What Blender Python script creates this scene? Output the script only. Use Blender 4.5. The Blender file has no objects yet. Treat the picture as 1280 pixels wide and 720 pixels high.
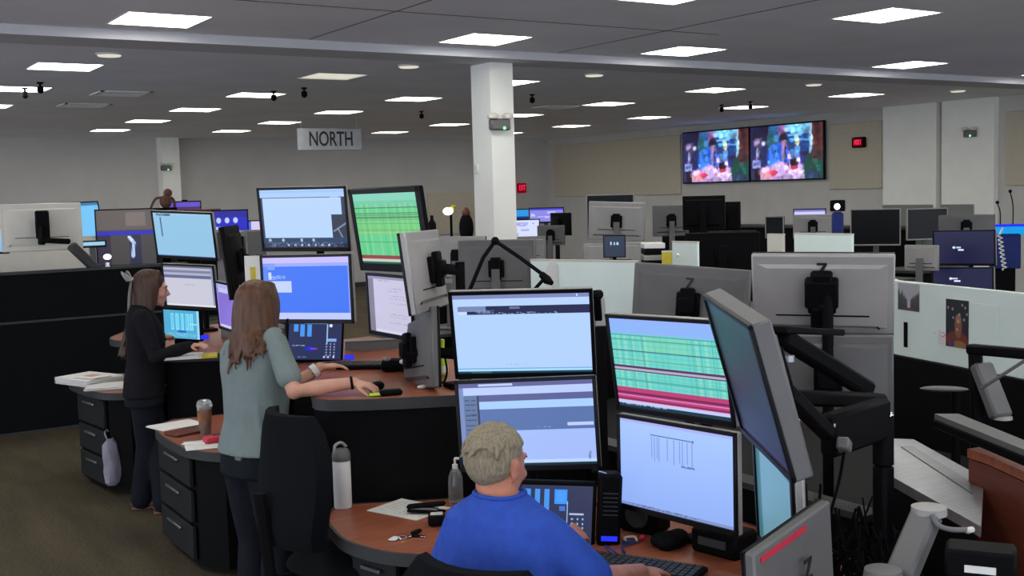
import bpy, bmesh, math, random
import numpy as np
from mathutils import Vector as V, Matrix as Mx

R = math.radians
sc = bpy.context.scene
C = sc.collection
random.seed(7)

# ---------------------------------------------------------------- camera
cam_d = bpy.data.cameras.new('camera')
cam = bpy.data.objects.new('camera', cam_d)
C.objects.link(cam)
cam_d.sensor_width = 36.0
cam_d.lens = 1416.5 / 1280.0 * 36.0
cam_d.clip_start = 0.05
cam_d.clip_end = 200
_yaw, _pitch, _roll = R(33.08), R(4.80), R(-1.557)
_fw = V((math.cos(_pitch) * math.sin(_yaw), math.cos(_pitch) * math.cos(_yaw), -math.sin(_pitch)))
_r = V((math.cos(_yaw), -math.sin(_yaw), 0))
_u = _r.cross(_fw)
_r2 = _r * math.cos(_roll) + _u * math.sin(_roll)
_u2 = _u * math.cos(_roll) - _r * math.sin(_roll)
cam.matrix_world = Mx(((_r2.x, _u2.x, -_fw.x, 0), (_r2.y, _u2.y, -_fw.y, 0), (_r2.z, _u2.z, -_fw.z, 2.05), (0, 0, 0, 1)))
sc.camera = cam

# ---------------------------------------------------------------- world, exposure
wd = bpy.data.worlds.new('world')
sc.world = wd
wd.use_nodes = True
wd.node_tree.nodes['Background'].inputs[0].default_value = (0.80, 0.86, 1.0, 1)
wd.node_tree.nodes['Background'].inputs[1].default_value = 2.5
sc.view_settings.view_transform = 'Standard'
sc.view_settings.look = 'None'
sc.view_settings.exposure = 0.0
sc.view_settings.gamma = 1.0
sc.view_settings.use_curve_mapping = False
LAMP = 15.0          # radiance of a lit ceiling panel


# ---------------------------------------------------------------- materials
def lin(c):
    c = [x / 255.0 for x in c]
    return tuple(x / 12.92 if x <= 0.04045 else ((x + 0.055) / 1.055) ** 2.4 for x in c)


def mat(name, rgb, rough=0.6, metal=0.0, noise=0.0, nscale=20.0, bump=0.0, stretch=None, spec=0.4, coat=0.0, alpha=None, trans=0.0, col2=None):
    m = bpy.data.materials.new(name)
    m.use_nodes = True
    nt = m.node_tree
    b = nt.nodes['Principled BSDF']
    b.inputs['Base Color'].default_value = (*lin(rgb), 1)
    b.inputs['Roughness'].default_value = rough
    b.inputs['Metallic'].default_value = metal
    b.inputs['Specular IOR Level'].default_value = spec
    b.inputs['Coat Weight'].default_value = coat
    b.inputs['Transmission Weight'].default_value = trans
    if noise or bump:
        tc = nt.nodes.new('ShaderNodeTexCoord')
        mp = nt.nodes.new('ShaderNodeMapping')
        nz = nt.nodes.new('ShaderNodeTexNoise')
        nz.inputs['Scale'].default_value = nscale
        nz.inputs['Detail'].default_value = 4
        nt.links.new(tc.outputs['Object'], mp.inputs[0])
        nt.links.new(mp.outputs[0], nz.inputs['Vector'])
        if stretch:
            mp.inputs['Scale'].default_value = stretch
        if noise:
            rp = nt.nodes.new('ShaderNodeValToRGB')
            c = lin(rgb)
            d = lin(col2) if col2 else tuple(x * (1 - noise) for x in c)
            rp.color_ramp.elements[0].position = 0.35
            rp.color_ramp.elements[1].position = 0.65
            rp.color_ramp.elements[0].color = (*d, 1)
            rp.color_ramp.elements[1].color = (*[min(1, x * (1 + noise * 0.5)) for x in c], 1)
            nt.links.new(nz.outputs['Fac'], rp.inputs[0])
            nt.links.new(rp.outputs[0], b.inputs['Base Color'])
        if bump:
            bp = nt.nodes.new('ShaderNodeBump')
            bp.inputs['Strength'].default_value = bump
            bp.inputs['Distance'].default_value = 0.01
            nt.links.new(nz.outputs['Fac'], bp.inputs['Height'])
            nt.links.new(bp.outputs[0], b.inputs['Normal'])
    return m


def glow(name, rgb, strength, sample='AUTO'):
    m = bpy.data.materials.new(name)
    m.use_nodes = True
    nt = m.node_tree
    nt.nodes.clear()
    o = nt.nodes.new('ShaderNodeOutputMaterial')
    e = nt.nodes.new('ShaderNodeEmission')
    e.inputs[0].default_value = (*lin(rgb), 1)
    e.inputs[1].default_value = strength
    nt.links.new(e.outputs[0], o.inputs[0])
    m.cycles.emission_sampling = sample
    return m


def screen_mat():
    m = bpy.data.materials.new('screen_glow')
    m.use_nodes = True
    nt = m.node_tree
    b = nt.nodes['Principled BSDF']
    b.inputs['Base Color'].default_value = (0.01, 0.01, 0.012, 1)
    b.inputs['Roughness'].default_value = 0.35
    a = nt.nodes.new('ShaderNodeAttribute')
    a.attribute_name = 'Col'
    nt.links.new(a.outputs['Color'], b.inputs['Emission Color'])
    b.inputs['Emission Strength'].default_value = 1.0
    m.cycles.emission_sampling = 'NONE'
    return m


def print_mat():
    m = bpy.data.materials.new('printed_sheet')
    m.use_nodes = True
    nt = m.node_tree
    b = nt.nodes['Principled BSDF']
    b.inputs['Roughness'].default_value = 0.5
    a = nt.nodes.new('ShaderNodeAttribute')
    a.attribute_name = 'Col'
    nt.links.new(a.outputs['Color'], b.inputs['Base Color'])
    return m


def carpet_mat():
    m = mat('carpet', (88, 81, 66), 0.95, noise=0.3, nscale=60, bump=0.5, spec=0.1)
    nt = m.node_tree
    b = nt.nodes['Principled BSDF']
    src = b.inputs['Base Color'].links[0].from_socket
    tc = nt.nodes.new('ShaderNodeTexCoord')
    mp = nt.nodes.new('ShaderNodeMapping')
    mp.inputs['Scale'].default_value = (2.2, 0.35, 1)
    mp.inputs['Rotation'].default_value = (0, 0, 0.0)
    nz = nt.nodes.new('ShaderNodeTexNoise')
    nz.inputs['Scale'].default_value = 2.5
    nz.inputs['Detail'].default_value = 3
    mx = nt.nodes.new('ShaderNodeMix')
    mx.data_type = 'RGBA'
    mx.blend_type = 'MULTIPLY'
    mx.inputs[0].default_value = 1.0
    rp = nt.nodes.new('ShaderNodeValToRGB')
    rp.color_ramp.elements[0].position = 0.3
    rp.color_ramp.elements[1].position = 0.7
    rp.color_ramp.elements[0].color = (0.72, 0.72, 0.74, 1)
    rp.color_ramp.elements[1].color = (1.1, 1.06, 1.0, 1)
    nt.links.new(tc.outputs['Object'], mp.inputs[0])
    nt.links.new(mp.outputs[0], nz.inputs['Vector'])
    nt.links.new(nz.outputs['Fac'], rp.inputs[0])
    nt.links.new(src, mx.inputs[6])
    nt.links.new(rp.outputs[0], mx.inputs[7])
    nt.links.new(mx.outputs[2], b.inputs['Base Color'])
    return m


M = dict(
    wall=mat('wall_paint', (196, 194, 188), 0.8, noise=0.04, nscale=3),
    wall_dim=mat('wall_paint_back', (196, 193, 188), 0.85, noise=0.04, nscale=2),
    white_wall=mat('white_wall', (240, 240, 232), 0.7, noise=0.03, nscale=3),
    ceil=mat('ceiling_tile', (236, 236, 242), 0.9, noise=0.05, nscale=1.2),
    beam=mat('ceiling_tile_darkened', (196, 196, 200), 0.8, noise=0.04, nscale=2),  # ceiling colour, darkened to tone down the light on the beam
    felt=mat('acoustic_felt', (194, 186, 166), 0.95, noise=0.08, nscale=40, bump=0.2),
    greypanel=mat('grey_panel', (128, 132, 126), 0.9, noise=0.06, nscale=30),
    carpet=carpet_mat(),
    wood=mat('cherry_laminate', (152, 84, 58), 0.38, noise=0.28, nscale=6, stretch=(1, 9, 1), spec=0.4),
    wood_edge=mat('cherry_edge', (104, 50, 36), 0.45, noise=0.2, nscale=8, stretch=(1, 1, 6)),
    black=mat('black_laminate', (11, 11, 13), 0.65, noise=0.15, nscale=15, spec=0.1),
    fabric=mat('dark_fabric', (19, 20, 23), 0.95, noise=0.25, nscale=120, bump=0.4, spec=0.1),
    edge=mat('dark_edge', (52, 54, 54), 0.55, noise=0.1, nscale=20),
    drawer=mat('drawer_front', (34, 36, 36), 0.6, noise=0.1, nscale=20, spec=0.2),
    trim=mat('metal_trim', (120, 122, 124), 0.4, 0.6, noise=0.1, nscale=10),
    plastic=mat('black_plastic', (11, 11, 13), 0.6, noise=0.1, nscale=30, spec=0.07),
    bezel=mat('black_bezel', (11, 11, 15), 0.4, noise=0.05, nscale=30, spec=0.25),
    silver=mat('silver_plastic', (158, 155, 152), 0.45, 0.15, noise=0.04, nscale=8),
    silver_dark=mat('grey_plastic', (104, 103, 102), 0.5, 0.1, noise=0.06, nscale=8),
    pale=mat('pale_plastic', (214, 210, 198), 0.5, noise=0.03, nscale=8),
    metal=mat('grey_metal', (140, 141, 143), 0.35, 0.85, noise=0.12, nscale=12),
    alu=mat('brushed_aluminium', (168, 170, 172), 0.38, 0.7, noise=0.12, nscale=6, stretch=(1, 14, 1)),
    chrome=mat('chrome', (215, 215, 215), 0.15, 1.0, noise=0.02, nscale=9),
    white=mat('white_plastic', (226, 226, 222), 0.45, noise=0.03, nscale=10),
    paper=mat('paper', (228, 226, 220), 0.85, noise=0.03, nscale=14),
    board=mat('pale_board', (232, 246, 240), 0.35, noise=0.05, nscale=2, coat=0.3),
    yellow=mat('yellow_card', (206, 186, 60), 0.7, noise=0.1, nscale=20),
    skin=mat('skin', (204, 152, 128), 0.55, noise=0.08, nscale=18, spec=0.3),
    skin_m=mat('skin_ruddy', (192, 128, 104), 0.55, noise=0.1, nscale=18, spec=0.3),
    hair=mat('brown_hair', (92, 60, 40), 0.5, noise=0.4, nscale=55, stretch=(1, 1, 0.12), bump=0.6),
    hair_d=mat('dark_brown_hair', (68, 45, 32), 0.5, noise=0.4, nscale=55, stretch=(1, 1, 0.12), bump=0.6),
    hair_g=mat('grey_hair', (150, 138, 114), 0.7, noise=0.3, nscale=140, stretch=(1, 1, 0.25), bump=0.8),
    tee=mat('grey_green_cotton', (122, 134, 132), 0.9, noise=0.04, nscale=30, bump=0.2, spec=0.15),
    blue=mat('blue_cotton', (52, 84, 178), 0.85, noise=0.1, nscale=30, bump=0.2, spec=0.15),
    knit=mat('black_cotton', (24, 24, 28), 0.9, noise=0.15, nscale=40, bump=0.2, spec=0.15),
    denim=mat('dark_trousers', (26, 28, 36), 0.9, noise=0.15, nscale=40, bump=0.2, spec=0.15),
    shoe=mat('brown_leather', (112, 74, 60), 0.5, noise=0.15, nscale=20),
    eye=mat('eye_white', (225, 222, 218), 0.2, noise=0.02, nscale=5),
    lips=mat('lips', (168, 96, 90), 0.5, noise=0.05, nscale=30),
    iris=mat('iris', (48, 36, 28), 0.2, noise=0.05, nscale=30),
    glass=mat('clear_plastic', (235, 238, 238), 0.08, trans=0.9, noise=0.01, nscale=3),
    coffee=mat('iced_coffee', (150, 104, 74), 0.3, noise=0.25, nscale=30),
    screen=screen_mat(),
    sheet=print_mat(),
    off=mat('switched_off_screen', (9, 11, 15), 0.3, noise=0.05, nscale=3, spec=0.22),
    navyglow=glow('navy_glow', (26, 30, 92), 1.0, 'NONE'),
    cable=mat('cable_rubber', (10, 10, 12), 0.85, noise=0.2, nscale=20, spec=0.06),
    lamp=glow('lamp_panel', (255, 253, 246), LAMP),
    lamp_dim=glow('lamp_panel_dim', (232, 226, 208), 0.9),
    lamp_off=mat('lamp_panel_off', (215, 215, 205), 0.5, noise=0.02, nscale=5),
    green_led=glow('green_led', (140, 255, 150), 2.0, 'NONE'),
    red_led=glow('red_led', (255, 60, 92), 1.1, 'NONE'),
    red_dim=glow('red_glow', (120, 0, 24), 1.0, 'NONE'),
    white_led=glow('white_led', (255, 250, 255), 4.0, 'NONE'),
    blue_led=glow('blue_led', (40, 50, 235), 1.2, 'NONE'),
    cyan_led=glow('cyan_led', (30, 160, 232), 1.0, 'NONE'),
    pale_led=glow('pale_screen', (170, 225, 245), 1.0, 'NONE'),
    text=mat('black_letter', (30, 30, 32), 0.5, noise=0.05, nscale=20),
    red=mat('red_plastic', (196, 44, 66), 0.5, noise=0.05, nscale=20),
    lime=mat('lime_plastic', (190, 232, 60), 0.5, noise=0.05, nscale=20),
    sage=mat('dark_green_cloth', (44, 52, 46), 0.9, noise=0.2, nscale=40),
    bag=mat('white_bag', (150, 146, 160), 0.5, noise=0.15, nscale=15, bump=0.4),
    navy=mat('navy_fabric', (30, 46, 110), 0.8, noise=0.15, nscale=40),
    plush=mat('brown_plush', (108, 76, 60), 0.95, noise=0.3, nscale=60, bump=0.8),
)


# ---------------------------------------------------------------- mesh helpers
class MB:
    """Collects shapes into one bmesh; build() links it as one object."""

    def __init__(self):
        self.b = bmesh.new()

    def box(self, c, s, rot=None, bev=0.0, seg=1):
        vs = bmesh.ops.create_cube(self.b, size=1.0)['verts']
        mt = Mx.Translation(V(c)) @ ((rot.to_4x4() if rot is not None else Mx.Identity(4)) @ Mx.Diagonal((*s, 1)))
        bmesh.ops.transform(self.b, matrix=mt, verts=vs)
        if bev:
            es = list({e for v in vs for e in v.link_edges})
            bmesh.ops.bevel(self.b, geom=es, offset=bev, segments=seg, affect='EDGES', profile=0.5)
        return self

    def box2(self, a, b, bev=0.0):
        return self.box([(x + y) / 2 for x, y in zip(a, b)], [abs(x - y) for x, y in zip(a, b)], None, bev)

    def ring_loft(self, rings, cap=True):
        rs = [[self.b.verts.new(p) for p in r] for r in rings]
        n = len(rs[0])
        for a, c in zip(rs, rs[1:]):
            for i in range(n):
                self.b.faces.new((a[i], a[(i + 1) % n], c[(i + 1) % n], c[i]))
        if cap:
            self.b.faces.new(rs[0][::-1])
            self.b.faces.new(rs[-1])
        return self

    def tube(self, pts, rad, n=8, ends=True):
        pts = [V(p) for p in pts]
        rr = rad if isinstance(rad, (list, tuple)) else [rad] * len(pts)
        rings = []
        up = None
        for i, p in enumerate(pts):
            d = (pts[min(i + 1, len(pts) - 1)] - pts[max(i - 1, 0)]).normalized()
            if up is None:
                up = d.orthogonal().normalized()
            up = (up - d * up.dot(d))
            up = up.normalized() if up.length > 1e-6 else d.orthogonal().normalized()
            s = d.cross(up)
            r = rr[i]
            ra, rb = r if isinstance(r, (list, tuple)) else (r, r)
            rings.append([p + up * (ra * math.cos(2 * math.pi * k / n)) + s * (rb * math.sin(2 * math.pi * k / n)) for k in range(n)])
        return self.ring_loft(rings, ends)

    def cyl(self, a, b, r0, r1=None, n=16):
        return self.tube([a, b], [r0, r0 if r1 is None else r1], n)

    def lathe(self, prof, c=(0, 0, 0), n=20):
        c = V(c)
        return self.ring_loft([[c + V((r * math.cos(2 * math.pi * k / n), r * math.sin(2 * math.pi * k / n), z)) for k in range(n)] for r, z in prof])

    def prism(self, poly, z0, z1):
        return self.ring_loft([[V((x, y, z0)) for x, y in poly], [V((x, y, z1)) for x, y in poly]])

    def ell(self, c, r, rot=None, u=16, v=10):
        vs = bmesh.ops.create_uvsphere(self.b, u_segments=u, v_segments=v, radius=1.0)['verts']
        mt = Mx.Translation(V(c)) @ ((rot.to_4x4() if rot is not None else Mx.Identity(4)) @ Mx.Diagonal((*r, 1)))
        bmesh.ops.transform(self.b, matrix=mt, verts=vs)
        return self

    def build(self, name, m, parent=None, world=False, smooth=True):
        bmesh.ops.recalc_face_normals(self.b, faces=self.b.faces)
        me = bpy.data.meshes.new(name)
        self.b.to_mesh(me)
        self.b.free()
        if world and parent is not None:
            root = parent
            mt = Mx.Identity(4)
            while root is not None:
                mt = root.matrix_basis @ mt
                root = root.parent
            me.transform(mt.inverted())
        if smooth:
            me.shade_smooth()
            me.set_sharp_from_angle(angle=R(38))
        me.materials.append(m)
        o = bpy.data.objects.new(name, me)
        C.objects.link(o)
        if parent is not None:
            o.parent = parent
        return o


def tag(o, label=None, cat=None, group=None, kind=None):
    if label:
        o['label'] = label
    if cat:
        o['category'] = cat
    if group:
        o['group'] = group
    if kind:
        o['kind'] = kind
    return o


def thing(name, label, cat, loc=(0, 0, 0), rz=0.0, group=None, mtx=None):
    o = bpy.data.objects.new(name, None)
    o.empty_display_size = 0.1
    C.objects.link(o)
    if mtx is not None:
        o.matrix_basis = mtx
    else:
        o.location = loc
        o.rotation_euler = (0, 0, rz)
    return tag(o, label, cat, group)


def struct(name, mb, m, parent=None, **k):
    o = mb.build(name, m, parent, **k)
    if parent is None:
        o['kind'] = 'structure'
    return o


def dup(root, label=None, loc=None):
    r = root.copy()
    C.objects.link(r)
    if label:
        r['label'] = label
    if loc is not None:
        r.location = loc
    for ch in list(root.children):
        c = ch.copy()
        C.objects.link(c)
        c.parent = r
        for g in list(ch.children):
            d = g.copy()
            C.objects.link(d)
            d.parent = c
    return r


def letters(txt, size, m, parent, mtx, name='lettering', ext=0.002, bold=0.0):
    cu = bpy.data.curves.new(name, 'FONT')
    cu.body = txt
    cu.size = size
    cu.align_x = 'CENTER'
    cu.align_y = 'CENTER'
    cu.extrude = ext
    cu.offset = bold
    cu.materials.append(m)
    tmp = bpy.data.objects.new('raw', cu)
    C.objects.link(tmp)
    me = bpy.data.meshes.new_from_object(tmp.evaluated_get(bpy.context.evaluated_depsgraph_get()))
    bpy.data.objects.remove(tmp)
    me.name = name
    o = bpy.data.objects.new(name, me)
    C.objects.link(o)
    o.parent = parent
    o.matrix_basis = mtx
    return o


def lerp(a, b, t):
    return V(a) * (1 - t) + V(b) * t


def heading(deg):
    return V((math.sin(R(deg)), math.cos(R(deg)), 0))


def arc(pts, n=6):
    """Catmull-Rom through pts."""
    pts = [V(p) for p in pts]
    out = []
    for i in range(len(pts) - 1):
        p0, p1, p2, p3 = pts[max(i - 1, 0)], pts[i], pts[i + 1], pts[min(i + 2, len(pts) - 1)]
        for k in range(n):
            t = k / n
            out.append(0.5 * ((2 * p1) + (p2 - p0) * t + (2 * p0 - 5 * p1 + 4 * p2 - p3) * t * t + (3 * p1 - p0 - 3 * p2 + p3) * t ** 3))
    out.append(pts[-1])
    return out


# ---------------------------------------------------------------- pictures (flat content of screens and prints)
class Pic:
    def __init__(self, w, h, bg):
        self.w, self.h = w, h
        self.a = np.zeros((h, w, 3))
        self.a[:] = bg
        self.rs = np.random.RandomState(3)

    def rect(self, x0, y0, x1, y1, c, al=1.0):
        X0, X1 = int(round(x0 * self.w)), max(int(round(x1 * self.w)), int(round(x0 * self.w)) + 1)
        Y0, Y1 = int(round(y0 * self.h)), max(int(round(y1 * self.h)), int(round(y0 * self.h)) + 1)
        s = self.a[max(Y0, 0):Y1, max(X0, 0):X1]
        s[:] = s * (1 - al) + np.array(c, float) * al
        return self

    def ell(self, cx, cy, rx, ry, c, al=1.0, ang=0.0):
        yy, xx = np.mgrid[0:self.h, 0:self.w]
        x = (xx + .5) / self.w - cx
        y = (yy + .5) / self.h - cy
        asp = self.w / self.h
        x2 = x * asp * math.cos(ang) + y * math.sin(ang)
        y2 = -x * asp * math.sin(ang) + y * math.cos(ang)
        d = np.sqrt((x2 / (rx * asp)) ** 2 + (y2 / ry) ** 2)
        m = (np.clip((1.12 - d) / 0.24, 0, 1) * al)[..., None]
        self.a = self.a * (1 - m) + np.array(c, float) * m
        return self

    def line(self, x0, y0, x1, y1, wd, c, al=1.0):
        yy, xx = np.mgrid[0:self.h, 0:self.w]
        asp = self.w / self.h
        px, py = (xx + .5) / self.w * asp, (yy + .5) / self.h
        ax, ay, bx, by = x0 * asp, y0, x1 * asp, y1
        t = np.clip(((px - ax) * (bx - ax) + (py - ay) * (by - ay)) / ((bx - ax) ** 2 + (by - ay) ** 2 + 1e-9), 0, 1)
        d = np.hypot(px - ax - t * (bx - ax), py - ay - t * (by - ay))
        m = (np.clip((wd - d) / (0.4 * wd + 1e-9) + .5, 0, 1) * al)[..., None]
        self.a = self.a * (1 - m) + np.array(c, float) * m
        return self

    def text(self, x0, y0, x1, y1, c, dens=0.5, al=0.7):
        X0, X1, Y0, Y1 = int(x0 * self.w), max(int(x1 * self.w), int(x0 * self.w) + 1), int(y0 * self.h), max(int(y1 * self.h), int(y0 * self.h) + 1)
        for y in range(Y0, Y1):
            for x in range(X0, X1):
                if self.rs.rand() < dens:
                    self.a[y, x] = self.a[y, x] * (1 - al) + np.array(c, float) * al
        return self

    def busy(self, n, seed=9, lo=.55, hi=1.5, size=.03):
        rs = np.random.RandomState(seed)
        for _ in range(n):
            x, y = rs.rand(), rs.rand()
            c = self.a[int(y * self.h * .999), int(x * self.w * .999)] * rs.uniform(lo, hi) + rs.uniform(-14, 14, 3)
            r = size * rs.uniform(.3, 1.2)
            X0, X1 = max(int((x - r) * self.w), 0), int((x + r) * self.w) + 1
            q = r * rs.uniform(.6, 2.2)
            Y0, Y1 = max(int((y - q) * self.h), 0), int((y + q) * self.h) + 1
            s = self.a[Y0:Y1, X0:X1]
            s[:] = s * .45 + c * .55
        b = self.a.copy()
        b[1:-1, 1:-1] = (self.a[1:-1, 1:-1] * 2 + self.a[:-2, 1:-1] + self.a[2:, 1:-1] + self.a[1:-1, :-2] + self.a[1:-1, 2:]) / 6
        self.a = b
        return self

    def mesh(self, name, W, H, y, m, parent, clip=None, flip=False, gain=1.0):
        w, h = self.w, self.h
        xs = np.linspace(-W / 2, W / 2, w + 1)
        zs = np.linspace(H / 2, -H / 2, h + 1)
        vv = [(x, y, z) for z in zs for x in xs]
        ff = [((j + 1) * (w + 1) + i, (j + 1) * (w + 1) + i + 1, j * (w + 1) + i + 1, j * (w + 1) + i) for j in range(h) for i in range(w)]
        me = bpy.data.meshes.new(name)
        me.from_pydata(vv, [], ff)
        a = np.clip(self.a, 0, 255) / 255.0
        a = np.where(a <= 0.04045, a / 12.92, ((a + 0.055) / 1.055) ** 2.4) * gain
        col = np.ones((h * w, 4, 4), np.float32)
        col[:, :, :3] = a.reshape(-1, 1, 3)
        ca = me.color_attributes.new('Col', 'FLOAT_COLOR', 'CORNER')
        ca.data.foreach_set('color', col.ravel())
        me.materials.append(m)
        o = bpy.data.objects.new(name, me)
        C.objects.link(o)
        o.parent = parent
        return o


def pic_browser():
    p = Pic(120, 76, (180, 212, 255))
    p.rect(0, 0, 1, .05, (128, 138, 190)).rect(.02, .05, 1, .15, (186, 214, 255))
    p.rect(.03, .15, 1, .25, (36, 42, 78)).rect(.03, .15, .24, .205, (120, 138, 180)).rect(.03, .205, .10, .245, (205, 220, 250))
    p.text(.17, .205, .30, .245, (150, 165, 205), .6).rect(.42, .155, .49, .19, (110, 120, 165)).text(.32, .23, .8, .25, (170, 180, 215), .25)
    p.rect(0, .93, 1, .95, (120, 170, 225)).rect(0, .95, 1, .975, (170, 222, 255)).rect(0, .975, 1, 1, (22, 62, 84)).rect(.1, .975, .25, 1, (60, 94, 100))
    p.text(.37, .885, .53, .9, (150, 180, 225), .5).rect(.905, .015, .92, .035, (230, 240, 255))
    return p


def pic_form():
    p = Pic(120, 76, (165, 190, 250))
    p.rect(0, 0, 1, .055, (88, 92, 150)).rect(.15, .01, .41, .045, (190, 205, 250)).rect(.03, .055, 1, .15, (186, 204, 255))
    p.rect(.03, .15, 1, .225, (84, 92, 148)).rect(.15, .225, 1, .31, (168, 206, 255)).rect(.15, .31, 1, .58, (84, 112, 170))
    p.rect(0, .055, .03, 1, (120, 138, 190)).rect(.03, .15, .145, .93, (92, 116, 158)).rect(.135, .15, .15, .93, (44, 54, 92))
    for i in range(9):
        p.text(.045, .2 + i * .06, .13, .215 + i * .06, (40, 52, 90), .75)
    p.rect(.8, .505, .99, .535, (190, 205, 255)).text(.58, .545, .68, .56, (150, 170, 220), .5)
    p.rect(0, .975, 1, 1, (16, 44, 60)).rect(.03, .94, 1, .975, (186, 214, 255)).rect(0.02, .92, .055, .975, (215, 228, 255))
    p.line(.955, .86, .95, .93, .012, (60, 72, 110), .5)
    return p


def pic_table_red(green=False):
    if green:
        p = Pic(96, 76, (98, 206, 142))
        p.rect(0, 0, 1, .10, (130, 208, 184)).rect(0, .10, 1, .2, (112, 200, 160))
        for x in (.1, .2, .34, .5, .62, .72, .8, .9):
            p.rect(x, .14, x + .03, .9, (166, 222, 140), .38)
        for x in (.06, .16, .44, .55, .68, .84):
            p.rect(x, .16, x + .012, .9, (44, 130, 84), .25)
        for y, c in ((.20, (44, 110, 84)), (.27, (64, 104, 76)), (.30, (90, 130, 80)), (.335, (80, 120, 80)), (.37, (110, 170, 100)), (.42, (100, 160, 96)), (.51, (140, 140, 70)), (.555, (190, 200, 90)), (.68, (60, 160, 120))):
            p.rect(0, y, 1, y + .016, c, .75)
        p.rect(0, .40, 1, .52, (150, 200, 90), .25)
        p.rect(0, .88, 1, .93, (146, 66, 62)).rect(0, .93, 1, .97, (196, 205, 196)).rect(0, .97, 1, 1, (20, 96, 66))
        return p
    p = Pic(120, 80, (106, 212, 204))
    p.rect(0, 0, 1, .16, (148, 178, 248)).rect(0, .05, 1, .14, (140, 182, 250))
    for x in (.05, .12, .2, .27, .31, .76, .84, .95):
        p.rect(x, .19, x + .025, .77, (160, 228, 200), .5)
    for x in (.09, .18, .285, .73, .80, .9):
        p.rect(x, .19, x + .012, .77, (52, 148, 140), .4)
    p.rect(.33, .19, .72, .36, (132, 216, 176), .5)
    for i in range(14):
        p.rect(0, .2 + i * .041, 1, .208 + i * .041, (84, 178, 176) if i % 3 else (150, 210, 150), .3)
    for i in range(22):
        x = (.04 + i * .618) % 1.0
        p.rect(x, .19, x + .008, .92, (176, 226, 214) if i % 2 else (70, 150, 150), .22)
    for y, c in ((.17, (70, 150, 170)), (.22, (70, 150, 130)), (.35, (40, 92, 110)), (.45, (90, 170, 130)), (.68, (70, 170, 160))):
        p.rect(0, y, 1, y + .014, c, .75)
    p.rect(0, .53, 1, .548, (90, 44, 90)).rect(0, .548, 1, .572, (176, 176, 200)).rect(0, .572, 1, .59, (100, 54, 98))
    p.rect(0, .775, 1, .92, (188, 62, 116)).rect(0, .83, 1, .845, (120, 30, 80)).rect(0, .865, 1, .88, (214, 130, 205)).rect(0, .90, 1, .915, (120, 20, 70))
    p.rect(0, .92, 1, .965, (196, 204, 250)).rect(0, .965, 1, 1, (20, 54, 70)).text(.02, .965, .45, .985, (190, 205, 240), .5)
    return p


def pic_sheet():
    p = Pic(120, 90, (150, 182, 250))
    for j in range(90):
        p.a[j] = p.a[j] + (18 - j * .25)
    p.rect(0, 0, 1, .03, (170, 176, 245))
    p.rect(.28, .13, .67, .145, (80, 104, 160))
    for i, x in enumerate((.29, .315, .345, .36, .43, .49, .545, .57, .61, .65)):
        p.rect(x, .15, x + .009, .40 + .03 * (i % 2), (106, 136, 205), .65)
    p.rect(.655, .12, .67, .16, (60, 80, 130)).text(.56, .43, .68, .45, (70, 90, 150), .7)
    p.rect(0, .97, 1, 1, (130, 150, 205)).text(.1, .97, .7, .99, (60, 80, 120), .3)
    return p


def pic_wide_browser():
    p = Pic(112, 76, (182, 212, 250))
    p.rect(0, 0, 1, .115, (168, 204, 252)).rect(0, .03, 1, .05, (150, 186, 240), .6).rect(.0, .125, 1, .15, (64, 84, 128)).rect(.83, .125, .93, .15, (150, 180, 230))
    p.rect(0, .15, .03, 1, (44, 54, 84)).rect(.955, .15, 1, 1, (40, 48, 80))
    p.rect(.83, .44, 1, .86, (36, 44, 66)).line(.85, .72, 1, .58, .012, (130, 145, 170)).line(.9, .68, .96, .88, .010, (130, 145, 170))
    p.rect(0, .83, 1, .92, (30, 58, 96)).rect(0, .92, 1, 1, (24, 32, 62))
    for x in (.08, .24, .46, .6):
        p.ell(x, .87, .016, .03, (170, 190, 220))
    for x in (.3, .38, .46, .54, .62, .7, .78):
        p.ell(x, .955, .012, .018, (200, 215, 240))
    p.text(.04, .92, .95, .99, (120, 140, 180), .35)
    return p


def pic_blue():
    p = Pic(112, 76, (42, 108, 240))
    p.rect(0, 0, 1, .09, (196, 186, 250)).rect(0, .09, 1, .15, (150, 165, 245)).rect(0, .09, .14, .2, (120, 150, 240))
    p.rect(.06, .24, .1, .36, (200, 214, 255)).text(.1, .30, .27, .36, (180, 200, 255), .5).rect(.05, .38, .33, .56, (192, 205, 248)).rect(0, .15, .05, .6, (80, 130, 240))
    p.rect(0, .90, 1, 1, (186, 198, 252)).rect(.985, .15, 1, .9, (140, 165, 245))
    return p


def pic_doc():
    p = Pic(90, 62, (200, 196, 222))
    p.rect(0, 0, .13, 1, (128, 124, 140)).rect(0, 0, 1, .045, (150, 146, 168)).text(.2, .07, .52, .09, (130, 128, 150), .5)
    for y in (.2, .25, .33, .38, .46, .66, .70, .80, .82):
        p.text(.5, y, .9, y + .015, (150, 146, 172), .5)
    p.rect(.13, .95, 1, 1, (215, 212, 236))
    return p


def pic_mail():
    p = Pic(90, 60, (146, 196, 228))
    p.rect(0, 0, 1, .05, (150, 200, 232)).text(.06, .02, .3, .07, (40, 60, 90), .75).rect(.11, .1, .13, .55, (60, 96, 140)).rect(0, .98, 1, 1, (60, 96, 140))
    return p


def pic_report():
    p = Pic(90, 66, (194, 194, 212))
    p.rect(0, 0, 1, .04, (96, 98, 118)).rect(0, .04, 1, .10, (176, 180, 205)).rect(0, .1, 1, .17, (122, 126, 152)).rect(0, .17, 1, .27, (170, 175, 200)).rect(0, .22, 1, .31, (96, 102, 140))
    p.rect(.03, .31, 1, .96, (200, 200, 216)).text(.42, .45, .62, .49, (180, 180, 200), .7).rect(.96, .04, 1, .96, (140, 146, 180)).rect(0, .96, 1, 1, (225, 225, 235))
    return p


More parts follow.
